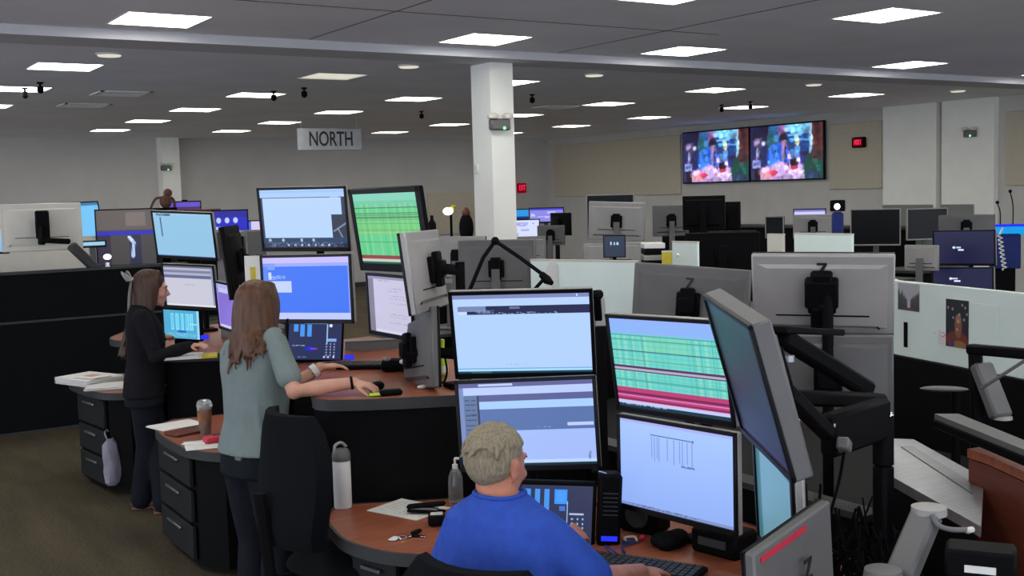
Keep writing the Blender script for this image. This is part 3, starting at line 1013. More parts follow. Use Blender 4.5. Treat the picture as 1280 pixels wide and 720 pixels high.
# man's console
mc = thing('dispatch_console', 'curved red-brown dispatch desk with dark edge where the man in blue sits', 'desk', (2.6, 3.3, 0))
poly = [p[:2] for p in arc([(1.95, 4.40, 0), (1.84, 4.25, 0), (1.785, 4.05, 0), (1.775, 3.88, 0), (1.84, 3.68, 0), (1.99, 3.52, 0), (2.11, 3.38, 0), (2.15, 3.2, 0), (2.13, 2.98, 0), (2.08, 2.78, 0), (2.07, 2.5, 0), (2.04, 2.1, 0), (2.08, 1.85, 0), (2.3, 1.78, 0)], 4)] + [(2.95, 1.9), (3.1, 2.4), (3.1, 3.5), (2.98, 3.95), (2.45, 4.14)]
worktop(mc, poly, .74)
MB().prism([(1.86, 4.30), (1.83, 3.98), (1.90, 3.75), (2.3, 3.75), (2.42, 4.1), (1.96, 4.33)], .06, .69).build('pedestal', M['black'], mc, world=True)
drawers(mc, (1.835, 4.0), (1.90, 3.73), ((.08, .30), (.31, .50), (.51, .68)), (-1, -.25))
MB().box2((2.55, 2.45, 0), (3.06, 3.9, .69)).build('pedestal', M['black'], mc, world=True)
MB().box2((2.2, 2.5, .0), (2.3, 2.6, .70)).build('leg', M['metal'], mc, world=True)

# middle woman's console (raised)
wc = thing('dispatch_console', 'raised dispatch desk with red-brown top where the woman in grey-green stands', 'desk', (2.6, 5.2, 0))
poly = [p[:2] for p in arc([(2.44, 4.22, 0), (1.97, 4.49, 0), (2.0, 4.72, 0), (2.08, 4.95, 0), (2.10, 5.2, 0), (2.06, 5.5, 0), (2.02, 5.75, 0), (2.1, 6.1, 0), (2.3, 6.35, 0)], 4)] + [(3.1, 6.4), (3.15, 4.3)]
worktop(wc, poly, 1.18)
MB().prism([(1.99, 4.48), (2.0, 4.50), (3.12, 4.24), (3.12, 4.2), (2.44, 4.20)], .30, 1.13).build('modesty_panel', M['black'], wc, world=True)
for x, y in ((2.35, 4.6), (2.35, 6.0), (2.95, 4.6), (2.95, 6.0)):
    MB().box2((x - .045, y - .045, 0), (x + .045, y + .045, 1.14)).build('leg', M['black'], wc, world=True)
MB().box2((2.62, 4.5, .1), (2.68, 6.2, 1.1)).build('back_panel', M['black'], wc, world=True)
ww = thing('side_pedestal', 'black drawer cabinet with red-brown top beside the woman in grey-green', 'cabinet', (1.95, 6.3, 0))
poly = [p[:2] for p in arc([(2.02, 7.0, 0), (1.88, 6.85, 0), (1.83, 6.62, 0), (1.82, 6.3, 0), (1.84, 6.08, 0), (1.95, 5.88, 0), (2.15, 5.80, 0)], 4)] + [(2.34, 5.9), (2.34, 6.95)]
worktop(ww, poly, .70)
MB().prism([(1.875, 6.78), (1.86, 6.35), (1.875, 6.08), (1.97, 5.92), (2.28, 5.95), (2.28, 6.9), (2.0, 6.93)], .04, .655).build('cabinet_body', M['black'], ww, world=True)
drawers(ww, (1.868, 6.75), (1.862, 6.12), ((.06, .26), (.27, .46), (.47, .65)), (-1, 0))

# far woman's console
tc = thing('dispatch_console', 'raised black desk under the monitors of the woman in black', 'desk', (2.6, 8.0, 0))
poly = [p[:2] for p in arc([(2.50, 7.38, 0), (2.13, 7.60, 0), (2.2, 7.85, 0), (2.24, 8.1, 0), (2.2, 8.4, 0), (2.1, 8.8, 0), (2.3, 9.2, 0)], 4)] + [(3.2, 9.2), (3.25, 7.35)]
worktop(tc, poly, 1.03)
MB().prism([(2.15, 7.58), (2.17, 7.61), (3.2, 7.42), (3.2, 7.37), (2.5, 7.36)], .30, .98).build('modesty_panel', M['black'], tc, world=True)
for x, y in ((2.5, 7.7), (2.5, 9.0), (3.05, 7.7), (3.05, 9.0)):
    MB().box2((x - .045, y - .045, 0), (x + .045, y + .045, .99)).build('leg', M['black'], tc, world=True)
MB().box2((2.72, 7.6, .1), (2.78, 9.1, .98)).build('back_panel', M['black'], tc, world=True)
tw = thing('side_pedestal', 'black drawer cabinet under a pile of paper beside the woman in black', 'cabinet', (1.9, 8.4, 0))
poly = [p[:2] for p in arc([(2.05, 8.95, 0), (1.86, 8.92, 0), (1.78, 8.75, 0), (1.80, 8.4, 0), (1.86, 8.1, 0), (2.0, 7.98, 0), (2.2, 7.98, 0)], 4)] + [(2.3, 8.1), (2.3, 8.9)]
worktop(tw, poly, .74)
MB().prism([(1.83, 8.72), (1.85, 8.4), (1.9, 8.12), (2.02, 8.03), (2.24, 8.05), (2.24, 8.86), (1.9, 8.86)], .04, .69).build('cabinet_body', M['black'], tw, world=True)
drawers(tw, (1.826, 8.68), (1.888, 8.14), ((.06, .26), (.27, .46), (.47, .68)), (-1, -.12))

# dark partition behind the woman in black
pt = thing('office_partition', 'long black cloth partition behind the woman in black', 'partition', (0.6, 10.95, 0))
MB().box2((-3.5, 10.90, .02), (3.35, 10.98, 1.0), .004).build('lower_panel', M['fabric'], pt, world=True)
MB().box2((-3.5, 10.90, 1.02), (3.35, 10.98, 1.44), .004).build('upper_panel', M['fabric'], pt, world=True)
MB().box2((-3.5, 10.895, 1.0), (3.35, 10.985, 1.02)).build('rail', M['edge'], pt, world=True)
MB().box2((-3.5, 10.89, 1.44), (3.36, 10.99, 1.465)).build('top_cap', M['edge'], pt, world=True)
MB().box2((-3.5, 10.9, 0), (3.35, 10.98, .02)).build('base_rail', M['edge'], pt, world=True)

# row behind the man's console: low divider and desk under the grey monitor backs
rc = thing('row_divider', 'low black divider full of cables behind the man\'s desk', 'partition', (3.2, 3.4, 0))
MB().box2((3.16, 2.6, 0), (3.24, 6.3, .86), .006).build('panel', M['black'], rc, world=True)
MB().box2((3.15, 2.6, .86), (3.25, 6.3, .885)).build('top_cap', M['edge'], rc, world=True)
ec = thing('dispatch_console', 'dark desk under the grey monitor backs, mostly hidden', 'desk', (3.9, 3.6, 0))
MB().box2((3.3, 2.95, .70), (4.7, 5.6, .74), .006).build('worktop', M['black'], ec, world=True)
MB().box2((3.34, 3.0, 0), (3.40, 5.5, .70)).build('back_panel', M['black'], ec, world=True)
MB().box2((4.0, 3.0, 0), (4.6, 3.5, .70)).build('pedestal', M['black'], ec, world=True)
MB().box2((4.0, 5.0, 0), (4.6, 5.5, .70)).build('pedestal', M['black'], ec, world=True)

# tall pale board partition at right
wb = thing('board_partition', 'pale green writing board partition with photos, right side', 'partition', (5.2, 3.5, 0))
A, B = V((5.298, 4.17, 1.5)), V((5.06, 3.225, 1.5))
dv = (B - A).normalized()
E2 = A + dv * 2.6
rot = Mx(((dv.x, -dv.y, 0), (dv.y, dv.x, 0), (0, 0, 1)))
mid = (A + E2) / 2
L_ = (E2 - A).length
MB().box((mid.x, mid.y, 1.29), (L_, .03, .42), rot, .003).build('board', M['board'], wb, world=True)
MB().box((mid.x, mid.y, .54), (L_, .07, 1.08), rot, .003).build('base_panel', M['black'], wb, world=True)
MB().box((A.x, A.y, 1.29), (.015, .04, .43), rot, .002).build('end_trim', M['pale'], wb, world=True)
nb = V((-dv.y, dv.x, 0))
if nb.dot(V((A.x, A.y, 0))) > 0:
    nb = -nb
byaw = math.degrees(math.atan2(nb.x, nb.y))


def on_board(px_pt, name, label, cat, w, h, pic=None, m='paper', dz=0.0):
    p = V(px_pt)
    q = A + dv * (p - A).dot(dv)
    loc = V((q.x, q.y, p.z)) + nb * .018
    t = thing(name, label, cat, mtx=frame_mtx(loc, byaw))
    MB().box((0, 0, 0), (w, .003, h)).build('sheet', M[m], t)
    if pic:
        pic.mesh('print', w - .004, h - .004, -.002, M['sheet'], t)
    return t


def bp(x, y):
    """Point of the board plane seen through photo point x, y (board plane through A along dv)."""
    return None


on_board((5.27, 4.025, 1.416), 'photo_print', 'grey winter forest photo pinned to the pale board', 'photo', .185, .155, pic_forest())
on_board((5.251, 3.631, 1.306), 'photo_print', 'dark night photo with red lights pinned to the pale board', 'photo', .175, .255, pic_night())
on_board((5.286, 3.429, 1.307), 'paper_sheet', 'blank pale sheet at the right of the pale board', 'paper', .21, .235, None, 'board')
on_board((5.205, 4.069, 1.203), 'eraser', 'narrow black eraser at the left end of the pale board', 'eraser', .03, .14, None, 'plastic')
on_board((5.225, 3.821, 1.241), 'magnet', 'tiny white painted glare spot on the pale board', 'magnet', .014, .014, None, 'white')  # white dot standing in for glare on the board
on_board((5.234, 3.753, 1.221), 'board_reflection', 'pink and white painted reflection beside the dark night photo', 'board_reflection', .06, .075, Pic(20, 24, (232, 214, 222)).ell(.6, .3, .3, .14, (190, 120, 150)).ell(.55, .28, .25, .08, (250, 240, 250)), 'paper')  # reflection on the board, painted as a small flat patch


# ---------------------------------------------------------------- phone consoles
def phone(label, loc, yaw, tilt, roll, W, H, pic, side=True, zb=.74):
    t = thing('phone_console', label, 'phone console', mtx=frame_mtx(loc, yaw, tilt, roll))
    MB().box((0, .02, 0), (W + .03, .036, H + .03), None, .006).build('housing', M['plastic'], t)
    pic.mesh('screen', W, H, -.0005, M['screen'], t)
    p = V(loc) + (t.matrix_basis.to_3x3() @ V((0, .06, 0)))
    MB().box((p.x, p.y, (zb + loc[2]) / 2), (W * .6, .06, loc[2] - zb), Mx.Rotation(R(-yaw), 3, 'Z'), .004).build('foot', M['plastic'], t, world=True)
    if side:
        MB().box((W / 2 + .065, .03, .01), (.085, .09, H + .08), None, .012).build('speaker', M['plastic'], t)
        MB().box((W / 2 + .065, -.017, -H * .34), (.06, .003, .018)).build('display', M['blue_led'], t)
        g = MB()
        for k in range(6):
            g.box((W / 2 + .065, -.0165, H * .05 + k * .016), (.055, .003, .004))
        g.build('speaker_grille', M['edge'], t)
    return t


ph1 = phone('dark phone console with blue key columns beside the man in blue', (2.364, 3.37, 0.854), 212.0, 2.6, -3.6, 0.265, 0.225, pic_phone(), True)
ph2 = phone('dark blue phone console below the bright blue monitor', (2.383, 5.591, 1.294), 190.2, 0.5, -5.0, 0.285, 0.2, pic_phone(False), False, 1.18)
MB().box((.19, .0, -.085), (.05, .03, .02), None, .003).build('display', M['blue_led'], ph2)
ph3 = phone('light cyan phone console at the hands of the woman in black', (2.333, 7.777, 1.205), 225.8, -6.4, -3.4, 0.265, 0.2, pic_phone_light(), False, 1.03)
MB().box((.17, .0, -.08), (.05, .03, .025), None, .003).build('display', M['blue_led'], ph3)

# ---------------------------------------------------------------- things on the desks


def keyboard(label, loc, rz, w=.44, d=.15):
    t = thing('keyboard', label, 'keyboard', loc, rz)
    MB().box((0, 0, .009), (w, d, .018), None, .004).build('case', M['plastic'], t)
    k = MB()
    for j in range(5):
        for i in range(16):
            if j == 0 and 4 <= i <= 8:
                continue
            k.box((-w / 2 + .024 + i * (w - .048) / 15, -d / 2 + .022 + j * (d - .044) / 4, .021), (.021, .022, .007))
    k.box((-w / 2 + .024 + 6 * (w - .048) / 15, -d / 2 + .022, .021), (.13, .02, .007))
    o = k.build('keys', M['edge'], t, smooth=False)
    o['kind'] = 'stuff'
    return t


def mouse(label, loc, rz):
    t = thing('mouse', label, 'mouse', loc, rz)
    MB().ell((0, 0, .012), (.031, .055, .022)).build('shell', M['plastic'], t)
    MB().cyl((-.004, .03, .031), (.004, .03, .031), .009, n=10).build('wheel', M['silver'], t)
    return t


def paper(label, loc, rz, w=.216, d=.28, n=1, lines=True, m='paper', name='paper_sheet'):
    t = thing(name, label, 'paper', loc, rz)
    for k in range(n):
        MB().box((.004 * math.sin(k * 3), .004 * math.cos(k * 2), .0012 + .0035 * k), (w, d, .002 if n == 1 else .003), Mx.Rotation(.05 * math.sin(k * 5), 3, 'Z')).build('sheet', M[m], t)
    if lines:
        p = Pic(40, 52, (226, 224, 216))
        for y in range(6, 46, 5):
            p.text(.15, y / 52, .85, (y + 1.2) / 52, (150, 150, 160), .6)
        o = p.mesh('print', w - .01, d - .01, 0, M['sheet'], t)
        o.rotation_euler = (R(-90), 0, 0)
        o.location = (0, 0, .0026 + .0035 * (n - 1))
    return t


z = .741
keyboard('black keyboard on the red-brown desk below the white page monitor', (2.431, 2.971, 0.742), R(-62))
paper('printed sheet on the red-brown desk left of the man', (2.157, 4.143, 0.741), R(20), .216, .279)
t = thing('water_bottle', 'white drinking bottle with a grey lid at the end of the red-brown desk', 'bottle', (1.952, 4.354, 0.741))
MB().lathe([(.001, 0), (.036, 0), (.038, .006), (.038, .20), (.034, .21)], n=24).build('body', M['white'], t)
MB().lathe([(.039, .203), (.04, .212), (.039, .235), (.03, .25), (.012, .255), (.001, .255)], n=24).build('lid', M['silver_dark'], t)
MB().tube(arc([(-.03, 0, .24), (-.026, 0, .268), (0, 0, .278), (.024, 0, .258)], 4), .007, 8).build('loop', M['silver'], t)
t = thing('spray_bottle', 'clear pump bottle of hand gel behind the man\'s shoulder', 'bottle', (2.367, 4.116, 0.741))
MB().lathe([(.001, 0), (.03, 0), (.032, .01), (.032, .11), (.02, .14), (.011, .15)], n=16).build('body', M['glass'], t)
MB().lathe([(.012, .148), (.012, .165), (.005, .168), (.005, .19)], n=12).build('pump', M['white'], t)
MB().tube([(0, 0, .19), (.03, .0, .186)], .006, 8).build('nozzle', M['white'], t)
t = thing('stapler', 'black stapler lying across the printed sheet', 'stapler', (2.179, 4.037, 0.744), R(-48))
MB().box((0, 0, .012), (.16, .034, .012), None, .004).build('base', M['plastic'], t)
MB().box((0, 0, .036), (.17, .03, .02), Mx.Rotation(R(-8), 3, 'Y'), .008).build('arm', M['plastic'], t)
MB().box((-.01, 0, .022), (.12, .018, .008)).build('magazine', M['metal'], t)
t = thing('glasses_case', 'small black case beside the stapler', 'case', (2.14, 3.88, 0.741), R(-30))
MB().box((0, 0, .022), (.07, .06, .044), None, .012, 2).build('body', M['plastic'], t)
MB().box((0, 0, .045), (.05, .03, .008), None, .003).build('label_tab', M['pale'], t)
t = thing('key_bunch', 'bunch of keys with a white tag on the red-brown desk', 'keys', (1.947, 3.806, 0.741), R(10))
MB().box((-.03, .012, .004), (.045, .032, .006), Mx.Rotation(.4, 3, 'Z'), .003).build('tag', M['white'], t)
MB().tube([(.02 * math.cos(a), .02 * math.sin(a), .004) for a in [k * 2 * math.pi / 14 for k in range(15)]], .0025, 6).build('ring', M['chrome'], t)
for k in range(3):
    MB().box((.035 + .012 * k, -.012 - .014 * k, .004), (.05, .012, .004), Mx.Rotation(-.3 - .5 * k, 3, 'Z'), .0015).build('key', M['chrome'] if k != 1 else M['plastic'], t)
MB().box((.075, .01, .007), (.055, .02, .012), Mx.Rotation(.25, 3, 'Z'), .004).build('fob', M['plastic'], t)
t = thing('pouch', 'black crumpled pouch on the desk beneath the white page monitor', 'pouch', (2.691, 3.11, 0.741), .4)
o = MB()
for k in range(7):
    o.ell((.05 * math.cos(k * 2.4) * (k / 7), .035 * math.sin(k * 2.4) * (k / 7), .022), (.055, .04, .026 + .004 * (k % 3)))
o.build('body', M['fabric'], t)
MB().tube(arc([(.06, 0, .03), (.11, .02, .012), (.13, -.03, .008), (.09, -.05, .006)], 4), .005, 6).build('strap', M['fabric'], t)
t = thing('pen', 'silver pen near the keyboard of the man', 'pen', (2.472, 3.183, 0.742), R(75))
MB().cyl((-.07, 0, .006), (.05, 0, .006), .005, n=10).build('barrel', M['chrome'], t)
MB().cyl((.05, 0, .006), (.07, 0, .006), .004, .001, n=10).build('tip', M['plastic'], t)
t = thing('lanyard', 'blue lanyard with a pale clip beside the keyboard', 'lanyard', (2.557, 3.187, 0.742), R(40))
MB().tube(arc([(-.08, 0, .005), (-.03, .02, .008), (.02, 0, .006), (.05, -.02, .006), (.03, .03, .007)], 5), (.004,) * 21, 6).build('ribbon', M['navy'], t)
MB().tube(arc([(.05, -.02, .008), (.085, -.005, .014), (.07, .03, .012), (.05, .02, .008)], 4), .005, 6).build('clip', M['pale'], t)
t = thing('stress_ball', 'tiny red ball on the red-brown desk under the monitors', 'ball', (2.647, 3.217, 0.741))
MB().ell((0, 0, .013), (.013, .013, .013), u=12, v=8).build('body', M['red'], t)
MB().cyl((0, 0, .025), (0, 0, .032), .003, n=8).build('stub', M['plastic'], t)
t = thing('desk_speaker', 'squat black speaker box on the desk below the white page monitor', 'speaker', (2.744, 3.32, 0.741), R(-70))
MB().box((0, 0, .07), (.17, .12, .14), None, .012).build('body', M['plastic'], t)
MB().lathe([(.05, 0), (.045, .008), (.012, .004)], n=16).build('cone', M['edge'], t).matrix_basis = Mx.Translation((0, -.061, .07)) @ Mx.Rotation(R(90), 4, 'X')
t = thing('desk_speaker', 'black base box at the right end of the man\'s desk', 'speaker', (2.793, 2.936, 0.741), R(-80))
MB().box((0, 0, .045), (.2, .14, .09), None, .012).build('body', M['plastic'], t)
MB().box((0, -.072, .05), (.12, .004, .03)).build('panel', M['edge'], t)
t = thing('wooden_bar', 'thin pale wooden strip on the desk behind the phone console', 'strip', (2.732, 3.452, 0.741), R(-30))
MB().box((0, 0, .01), (.18, .03, .02), None, .003).build('strip', M['wood'], t)
MB().box((0, 0, .021), (.18, .02, .003)).build('top_face', M['pale'], t)
t = thing('headset', 'small metal clip-on microphone beside the blue form monitor', 'headset', (2.525, 3.28, 0.998))
MB().tube(arc([(-.04, 0, .02), (-.01, 0, .01), (.015, 0, -.01), (.02, .02, -.08), (.0, .08, -.14)], 4), .005, 6).build('boom', M['chrome'], t)
MB().ell((-.045, 0, .022), (.014, .011, .011)).build('tip', M['plastic'], t)

# middle woman's desk
keyboard('black keyboard at the hands of the woman in grey-green', (2.491, 5.231, 1.182), R(-40))
mouse('black mouse under the right hand of the woman in grey-green', (2.249, 4.597, 1.182), R(-50))
t = thing('phone_handset', 'black palm-size device with green light near the desk edge', 'handset', (2.199, 4.425, 1.182), R(-20))
MB().box((.03, 0, .012), (.1, .05, .024), None, .008).build('body', M['plastic'], t)
MB().box((-.04, .0, .006), (.05, .03, .01), None, .003).build('light_pad', M['lime'], t)
t = thing('gaming_pad', 'jumble of black gadgets behind the keyboard of the woman in grey-green', 'gadget', (2.572, 5.015, 1.182), R(-30))
MB().box((0, 0, .03), (.16, .1, .06), None, .02, 2).build('body', M['plastic'], t)
MB().ell((-.05, -.03, .065), (.02, .016, .014)).build('knob', M['silver'], t)
MB().ell((.03, -.05, .05), (.018, .012, .012)).build('knob', M['white'], t)
MB().box((.1, .05, .03), (.07, .06, .05), None, .012).build('side_block', M['edge'], t)
t = thing('spray_bottle', 'lime green bottle beside the pale page monitor', 'bottle', (2.68, 4.746, 1.182))
MB().lathe([(.001, 0), (.022, 0), (.025, .01), (.025, .05), (.014, .10), (.010, .14), (.012, .15), (.012, .17), (.001, .175)], n=14).build('body', M['lime'], t)
MB().lathe([(.026, .012), (.026, .045)], n=14).build('sleeve', M['white'], t)
t = thing('headset', 'thin dark headset boom lying by the lime green bottle', 'headset', (2.5, 4.467, 1.184))
MB().tube(arc([(-.09, -.02, .006), (-.03, .0, .012), (.03, .01, .012), (.06, .03, .06), (.06, .05, .13)], 5), .005, 6).build('boom', M['plastic'], t)
MB().ell((-.1, -.02, .009), (.025, .011, .009)).build('tip', M['pale'], t)
t = thing('desk_riser', 'grey shelf ledge behind the black gadgets', 'shelf', (2.864, 5.762, 1.182), R(-25))
MB().box((0, 0, .03), (.42, .05, .05), None, .004).build('ledge', M['silver_dark'], t)
MB().box((0, 0, .058), (.42, .06, .006)).build('lip', M['metal'], t)

# side cabinet of the middle woman
t = thing('coffee_cup', 'tall clear cup of iced coffee with a domed lid', 'cup', (2.038, 6.437, 0.702))
MB().lathe([(.001, .002), (.03, .002), (.043, .13), (.001, .13)], n=20).build('coffee', M['coffee'], t)
MB().lathe([(.031, 0), (.0445, .16), (.0455, .165), (.043, .16), (.03, .004)], n=20).build('cup_wall', M['glass'], t)
MB().lathe([(.047, .16), (.047, .168), (.04, .19), (.028, .20), (.001, .202)], n=20).build('lid', M['glass'], t)
t = thing('cup_holder', 'dark red cloth at the foot of the iced coffee cup', 'cloth', (2, 6.167, 0.702))
MB().box((0, 0, .02), (.12, .09, .04), None, .018, 2).build('body', M['red'], t)
MB().box((.02, .01, .041), (.05, .04, .008), None, .003).build('fold', M['wood_edge'], t)
paper('white sheet hanging over the cabinet edge left of the iced coffee', (1.972, 6.791, 0.702), R(12), .28, .216, 2, False)
paper('white sheet at the hip of the woman in grey-green', (1.985, 6.121, 0.703), R(-14), .32, .24, 1, False)
t = thing('pen', 'white pen on the cabinet below the iced coffee', 'pen', (1.889, 6.175, 0.703), R(-30))
MB().cyl((-.07, 0, .006), (.06, 0, .006), .005, n=8).build('barrel', M['white'], t)
MB().cyl((.06, 0, .006), (.075, 0, .006), .0045, .001, n=8).build('tip', M['plastic'], t)
t = thing('notebook', 'flat dark red notebook on the cabinet beside the iced coffee', 'notebook', (1.951, 6.534, 0.703), R(15))
MB().box((0, 0, .006), (.2, .14, .012), None, .002).build('cover', M['wood_edge'], t)
MB().box((.003, 0, .006), (.2, .132, .008)).build('pages', M['paper'], t)

# far woman's desk and cabinet
paper('stack of white paper on the cabinet beside the woman in black', (1.892, 8.641, 0.742), R(22), .3, .4, 14, False, name='paper_stack')
paper('low fan of paper on the cabinet close to the woman in black', (1.95, 8.313, 0.742), R(-20), .3, .26, 5, False, name='paper_stack')
t = thing('magazine', 'thin booklet with a pink picture on top of the paper stack', 'magazine', (1.896, 8.545, 0.795), R(24))
MB().box((0, 0, .004), (.16, .22, .006)).build('cover', M['paper'], t)
MB().box((.01, .02, .0075), (.09, .1, .001)).build('picture', M['skin'], t)
paper('white papers on the desk edge by the woman in black', (2.211, 7.355, 1.032), R(-20), .24, .2, 5, False, name='paper_stack')
t = thing('notepad', 'yellow notepad under the papers on the desk of the woman in black', 'notepad', (2.345, 7.276, 1.032), R(-18))
MB().box((0, 0, .009), (.12, .15, .018), None, .002).build('pad', M['yellow'], t)
MB().box((-.05, 0, .019), (.02, .15, .003)).build('binding', M['pale'], t)
t = thing('plastic_bag', 'white plastic bag hanging on the cabinet of the woman in black', 'bag', (1.893, 8.106, 0.231))
MB().ring_loft([[V((a * math.cos(k * math.pi / 6) + .012 * math.sin(k * 2.5 + zz * 20), b * math.sin(k * math.pi / 6) * .5, zz)) for k in range(12)] for a, b, zz in ((.02, .03, .18), (.05, .05, .14), (.06, .07, .05), (.055, .08, -.05), (.05, .08, -.13), (.03, .05, -.15))]).build('sack', M['bag'], t)
MB().tube(arc([(-.02, 0, .17), (-.03, .03, .22), (.0, .06, .23), (.02, 0, .17)], 4), .006, 6).build('handle', M['bag'], t)


# ---------------------------------------------------------------- chairs
def chair(label, loc, yaw, top=1.1, w=.5, seat_z=.5, arms=True):
    """Facing +y in its own frame before turning."""
    t = thing('office_chair', label, 'chair', loc, R(-yaw))
    s = MB().ell((0, .02, seat_z - .04), (w * .52, .26, .06), u=20, v=10)
    s.build('seat', M['fabric'], t)
    rings = []
    n = 8
    zs = [seat_z + .08 + (top - seat_z - .08) * k / n for k in range(n + 1)]
    for k, zz in enumerate(zs):
        q = k / n
        hw = w * .5 * (.82 + .25 * math.sin(math.pi * min(1, q * 1.05)) - .16 * max(0, q - .8) / .2)
        yb = -.26 - .05 * math.cos(q * math.pi * 1.1) * .6 - .05 * q
        th = .035 if 0 < k < n else .022
        rg = []
        for a in range(7):
            x = -hw + 2 * hw * a / 6
            rg.append(V((x, yb - th + .07 * (x / hw) ** 2, zz)))
        for a in range(6, -1, -1):
            x = -hw + 2 * hw * a / 6
            rg.append(V((x, yb + th + .07 * (x / hw) ** 2, zz)))
        rings.append(rg)
    MB().ring_loft(rings).build('backrest', M['fabric'], t)
    MB().tube([(0, -.08, seat_z - .08), (0, -.33, seat_z - .04), (0, -.36, seat_z + .3)], [(.03, .015)] * 3, 8).build('back_post', M['plastic'], t)
    MB().cyl((0, 0, .1), (0, 0, seat_z - .08), .03, n=12).build('gas_lift', M['metal'], t)
    if arms:
        for sx in (-1, 1):
            MB().tube([(sx * w * .45, 0, seat_z - .05), (sx * (w * .5 + .05), -.02, seat_z), (sx * (w * .5 + .05), -.02, seat_z + .2)], .016, 8).build('arm_post', M['plastic'], t)
            MB().box((sx * (w * .5 + .04), .02, seat_z + .21), (.09, .26, .03), None, .012, 2).build('armrest', M['plastic'], t)
    for k in range(5):
        a = k * 2 * math.pi / 5 + .3
        e = V((math.cos(a), math.sin(a), 0)) * .3
        MB().tube([(0, 0, .11), e + V((0, 0, .075))], [(.022, .03), (.014, .02)], 8).build('base_leg', M['plastic'], t)
        MB().cyl(e + V((-.012, 0, .03)), e + V((.012, 0, .03)), .03, n=12).build('caster', M['plastic'], t)
    return t


chair('black high-back chair beside the woman in grey-green', (V((1.871, 4.173, 0.875))[0], V((1.871, 4.173, 0.875))[1], 0), 86, 1.22, .47, .62, False)
chair('black chair the man in blue sits on', (V((1.804, 2.81, 0.946))[0], V((1.804, 2.81, 0.946))[1], 0), 66, 1.0, .54, .48, False)


# ---------------------------------------------------------------- people
def remeshed(mb, name, m, parent, voxel, smooth=4, fac=.5, disp=None):
    bmesh.ops.recalc_face_normals(mb.b, faces=mb.b.faces)
    me = bpy.data.meshes.new('raw')
    mb.b.to_mesh(me)
    mb.b.free()
    o = bpy.data.objects.new('raw', me)
    C.objects.link(o)
    md = o.modifiers.new('r', 'REMESH')
    md.mode = 'VOXEL'
    md.voxel_size = voxel
    md.use_smooth_shade = True
    if smooth:
        s = o.modifiers.new('s', 'SMOOTH')
        s.factor = fac
        s.iterations = smooth
    dg = bpy.context.evaluated_depsgraph_get()
    out = bpy.data.meshes.new_from_object(o.evaluated_get(dg))
    bpy.data.objects.remove(o)
    root = parent
    mt = Mx.Identity(4)
    while root is not None:
        mt = root.matrix_basis @ mt
        root = root.parent
    out.transform(mt.inverted())
    out.name = name
    out.shade_smooth()
    out.materials.clear()
    out.materials.append(m)
    r = bpy.data.objects.new(name, out)
    C.objects.link(r)
    r.parent = parent
    return r


class Frame:
    """Local body frame: right, forward, up at a base point."""

    def __init__(self, base, yaw):
        self.o = V(base)
        self.f = heading(yaw)
        self.r = V((math.cos(R(yaw)), -math.sin(R(yaw)), 0))

    def p(self, r, f, z):
        return V((self.o.x, self.o.y, 0)) + self.r * r + self.f * f + V((0, 0, z))

    def rot(self):
        return Mx(((self.r.x, self.f.x, 0), (self.r.y, self.f.y, 0), (0, 0, 1)))


def torso(mb, fr, rings, grow=0.0, n=24):
    """rings: (right offset, forward offset, z, half width, half depth)."""
    rs = []
    for r, f, z, a, b in rings:
        pts = []
        for k in range(n):
            t = 2 * math.pi * k / n
            cx, sy = math.cos(t), math.sin(t)
            x = (a + grow) * math.copysign(abs(cx) ** .8, cx)
            y = (b + grow) * math.copysign(abs(sy) ** .9, sy)
            pts.append(fr.p(r + x, f + y, z))
        rs.append(pts)
    mb.ring_loft(rs)


def limb(mb, pts, rad, n=14):
    mb.tube(pts, rad, n)
    for p, r in zip(pts, rad):
        mb.ell(p, (r, r, r), u=12, v=8)


def ik(a, c, l1, l2, pole):
    a, c = V(a), V(c)
    d = c - a
    L = min(d.length, (l1 + l2) * .999)
    u = d.normalized()
    x = (l1 * l1 - l2 * l2 + L * L) / (2 * L)
    h = math.sqrt(max(l1 * l1 - x * x, 0))
    pl = V(pole) - u * V(pole).dot(u)
    return a + u * x + pl.normalized() * h


def hand(mb, wrist, d, palm, thumb_side, curl=.35, s=1.0, spread=.12):
    """wrist point, pointing direction, palm normal; five separate fingers."""
    d = V(d).normalized()
    nrm = V(palm)
    nrm = (nrm - d * nrm.dot(d)).normalized()
    sd = d.cross(nrm).normalized() * thumb_side
    w = V(wrist)
    # palm
    rings = []
    for t, a, b in ((-.01, .026, .02), (.02, .03, .018), (.05, .038, .016), (.08, .041, .014), (.092, .038, .011)):
        c = w + d * (t * s)
        rings.append([c + sd * (a * s * math.cos(2 * math.pi * k / 14)) + nrm * (b * s * math.sin(2 * math.pi * k / 14)) for k in range(14)])
    mb.ring_loft(rings)
    for i, (off, ln, rd) in enumerate(((.030, .070, .0092), (.010, .080, .0094), (-.010, .074, .009), (-.029, .058, .008))):
        b = w + d * (.082 * s) + sd * (off * s)
        dd = (d + sd * (spread * (off / .03))).normalized()
        pts = [b - dd * .02 * s, b]
        ang = curl * .7
        for q, fr_ in enumerate((.45, .32, .23)):
            v = dd * math.cos(ang) + nrm * math.sin(ang)
            pts.append(pts[-1] + v * ln * fr_ * s)
            ang += curl * (1.0 - .15 * q)
        rr = [rd * s * k for k in (1, 1.02, .98, .9, .75)]
        limb(mb, pts, rr, 10)
    b = w + d * (.025 * s) + sd * (.026 * s) + nrm * .004
    v = (d * .6 + sd * .8 + nrm * .25).normalized()
    p1 = b + v * .036 * s
    v2 = (d * .9 + sd * .35 + nrm * .3).normalized()
    p2 = p1 + v2 * .030 * s
    p3 = p2 + (d * .95 + sd * .1 + nrm * .35).normalized() * .024 * s
    limb(mb, [b, p1, p2, p3], [.014 * s, .0115 * s, .0105 * s, .008 * s], 10)


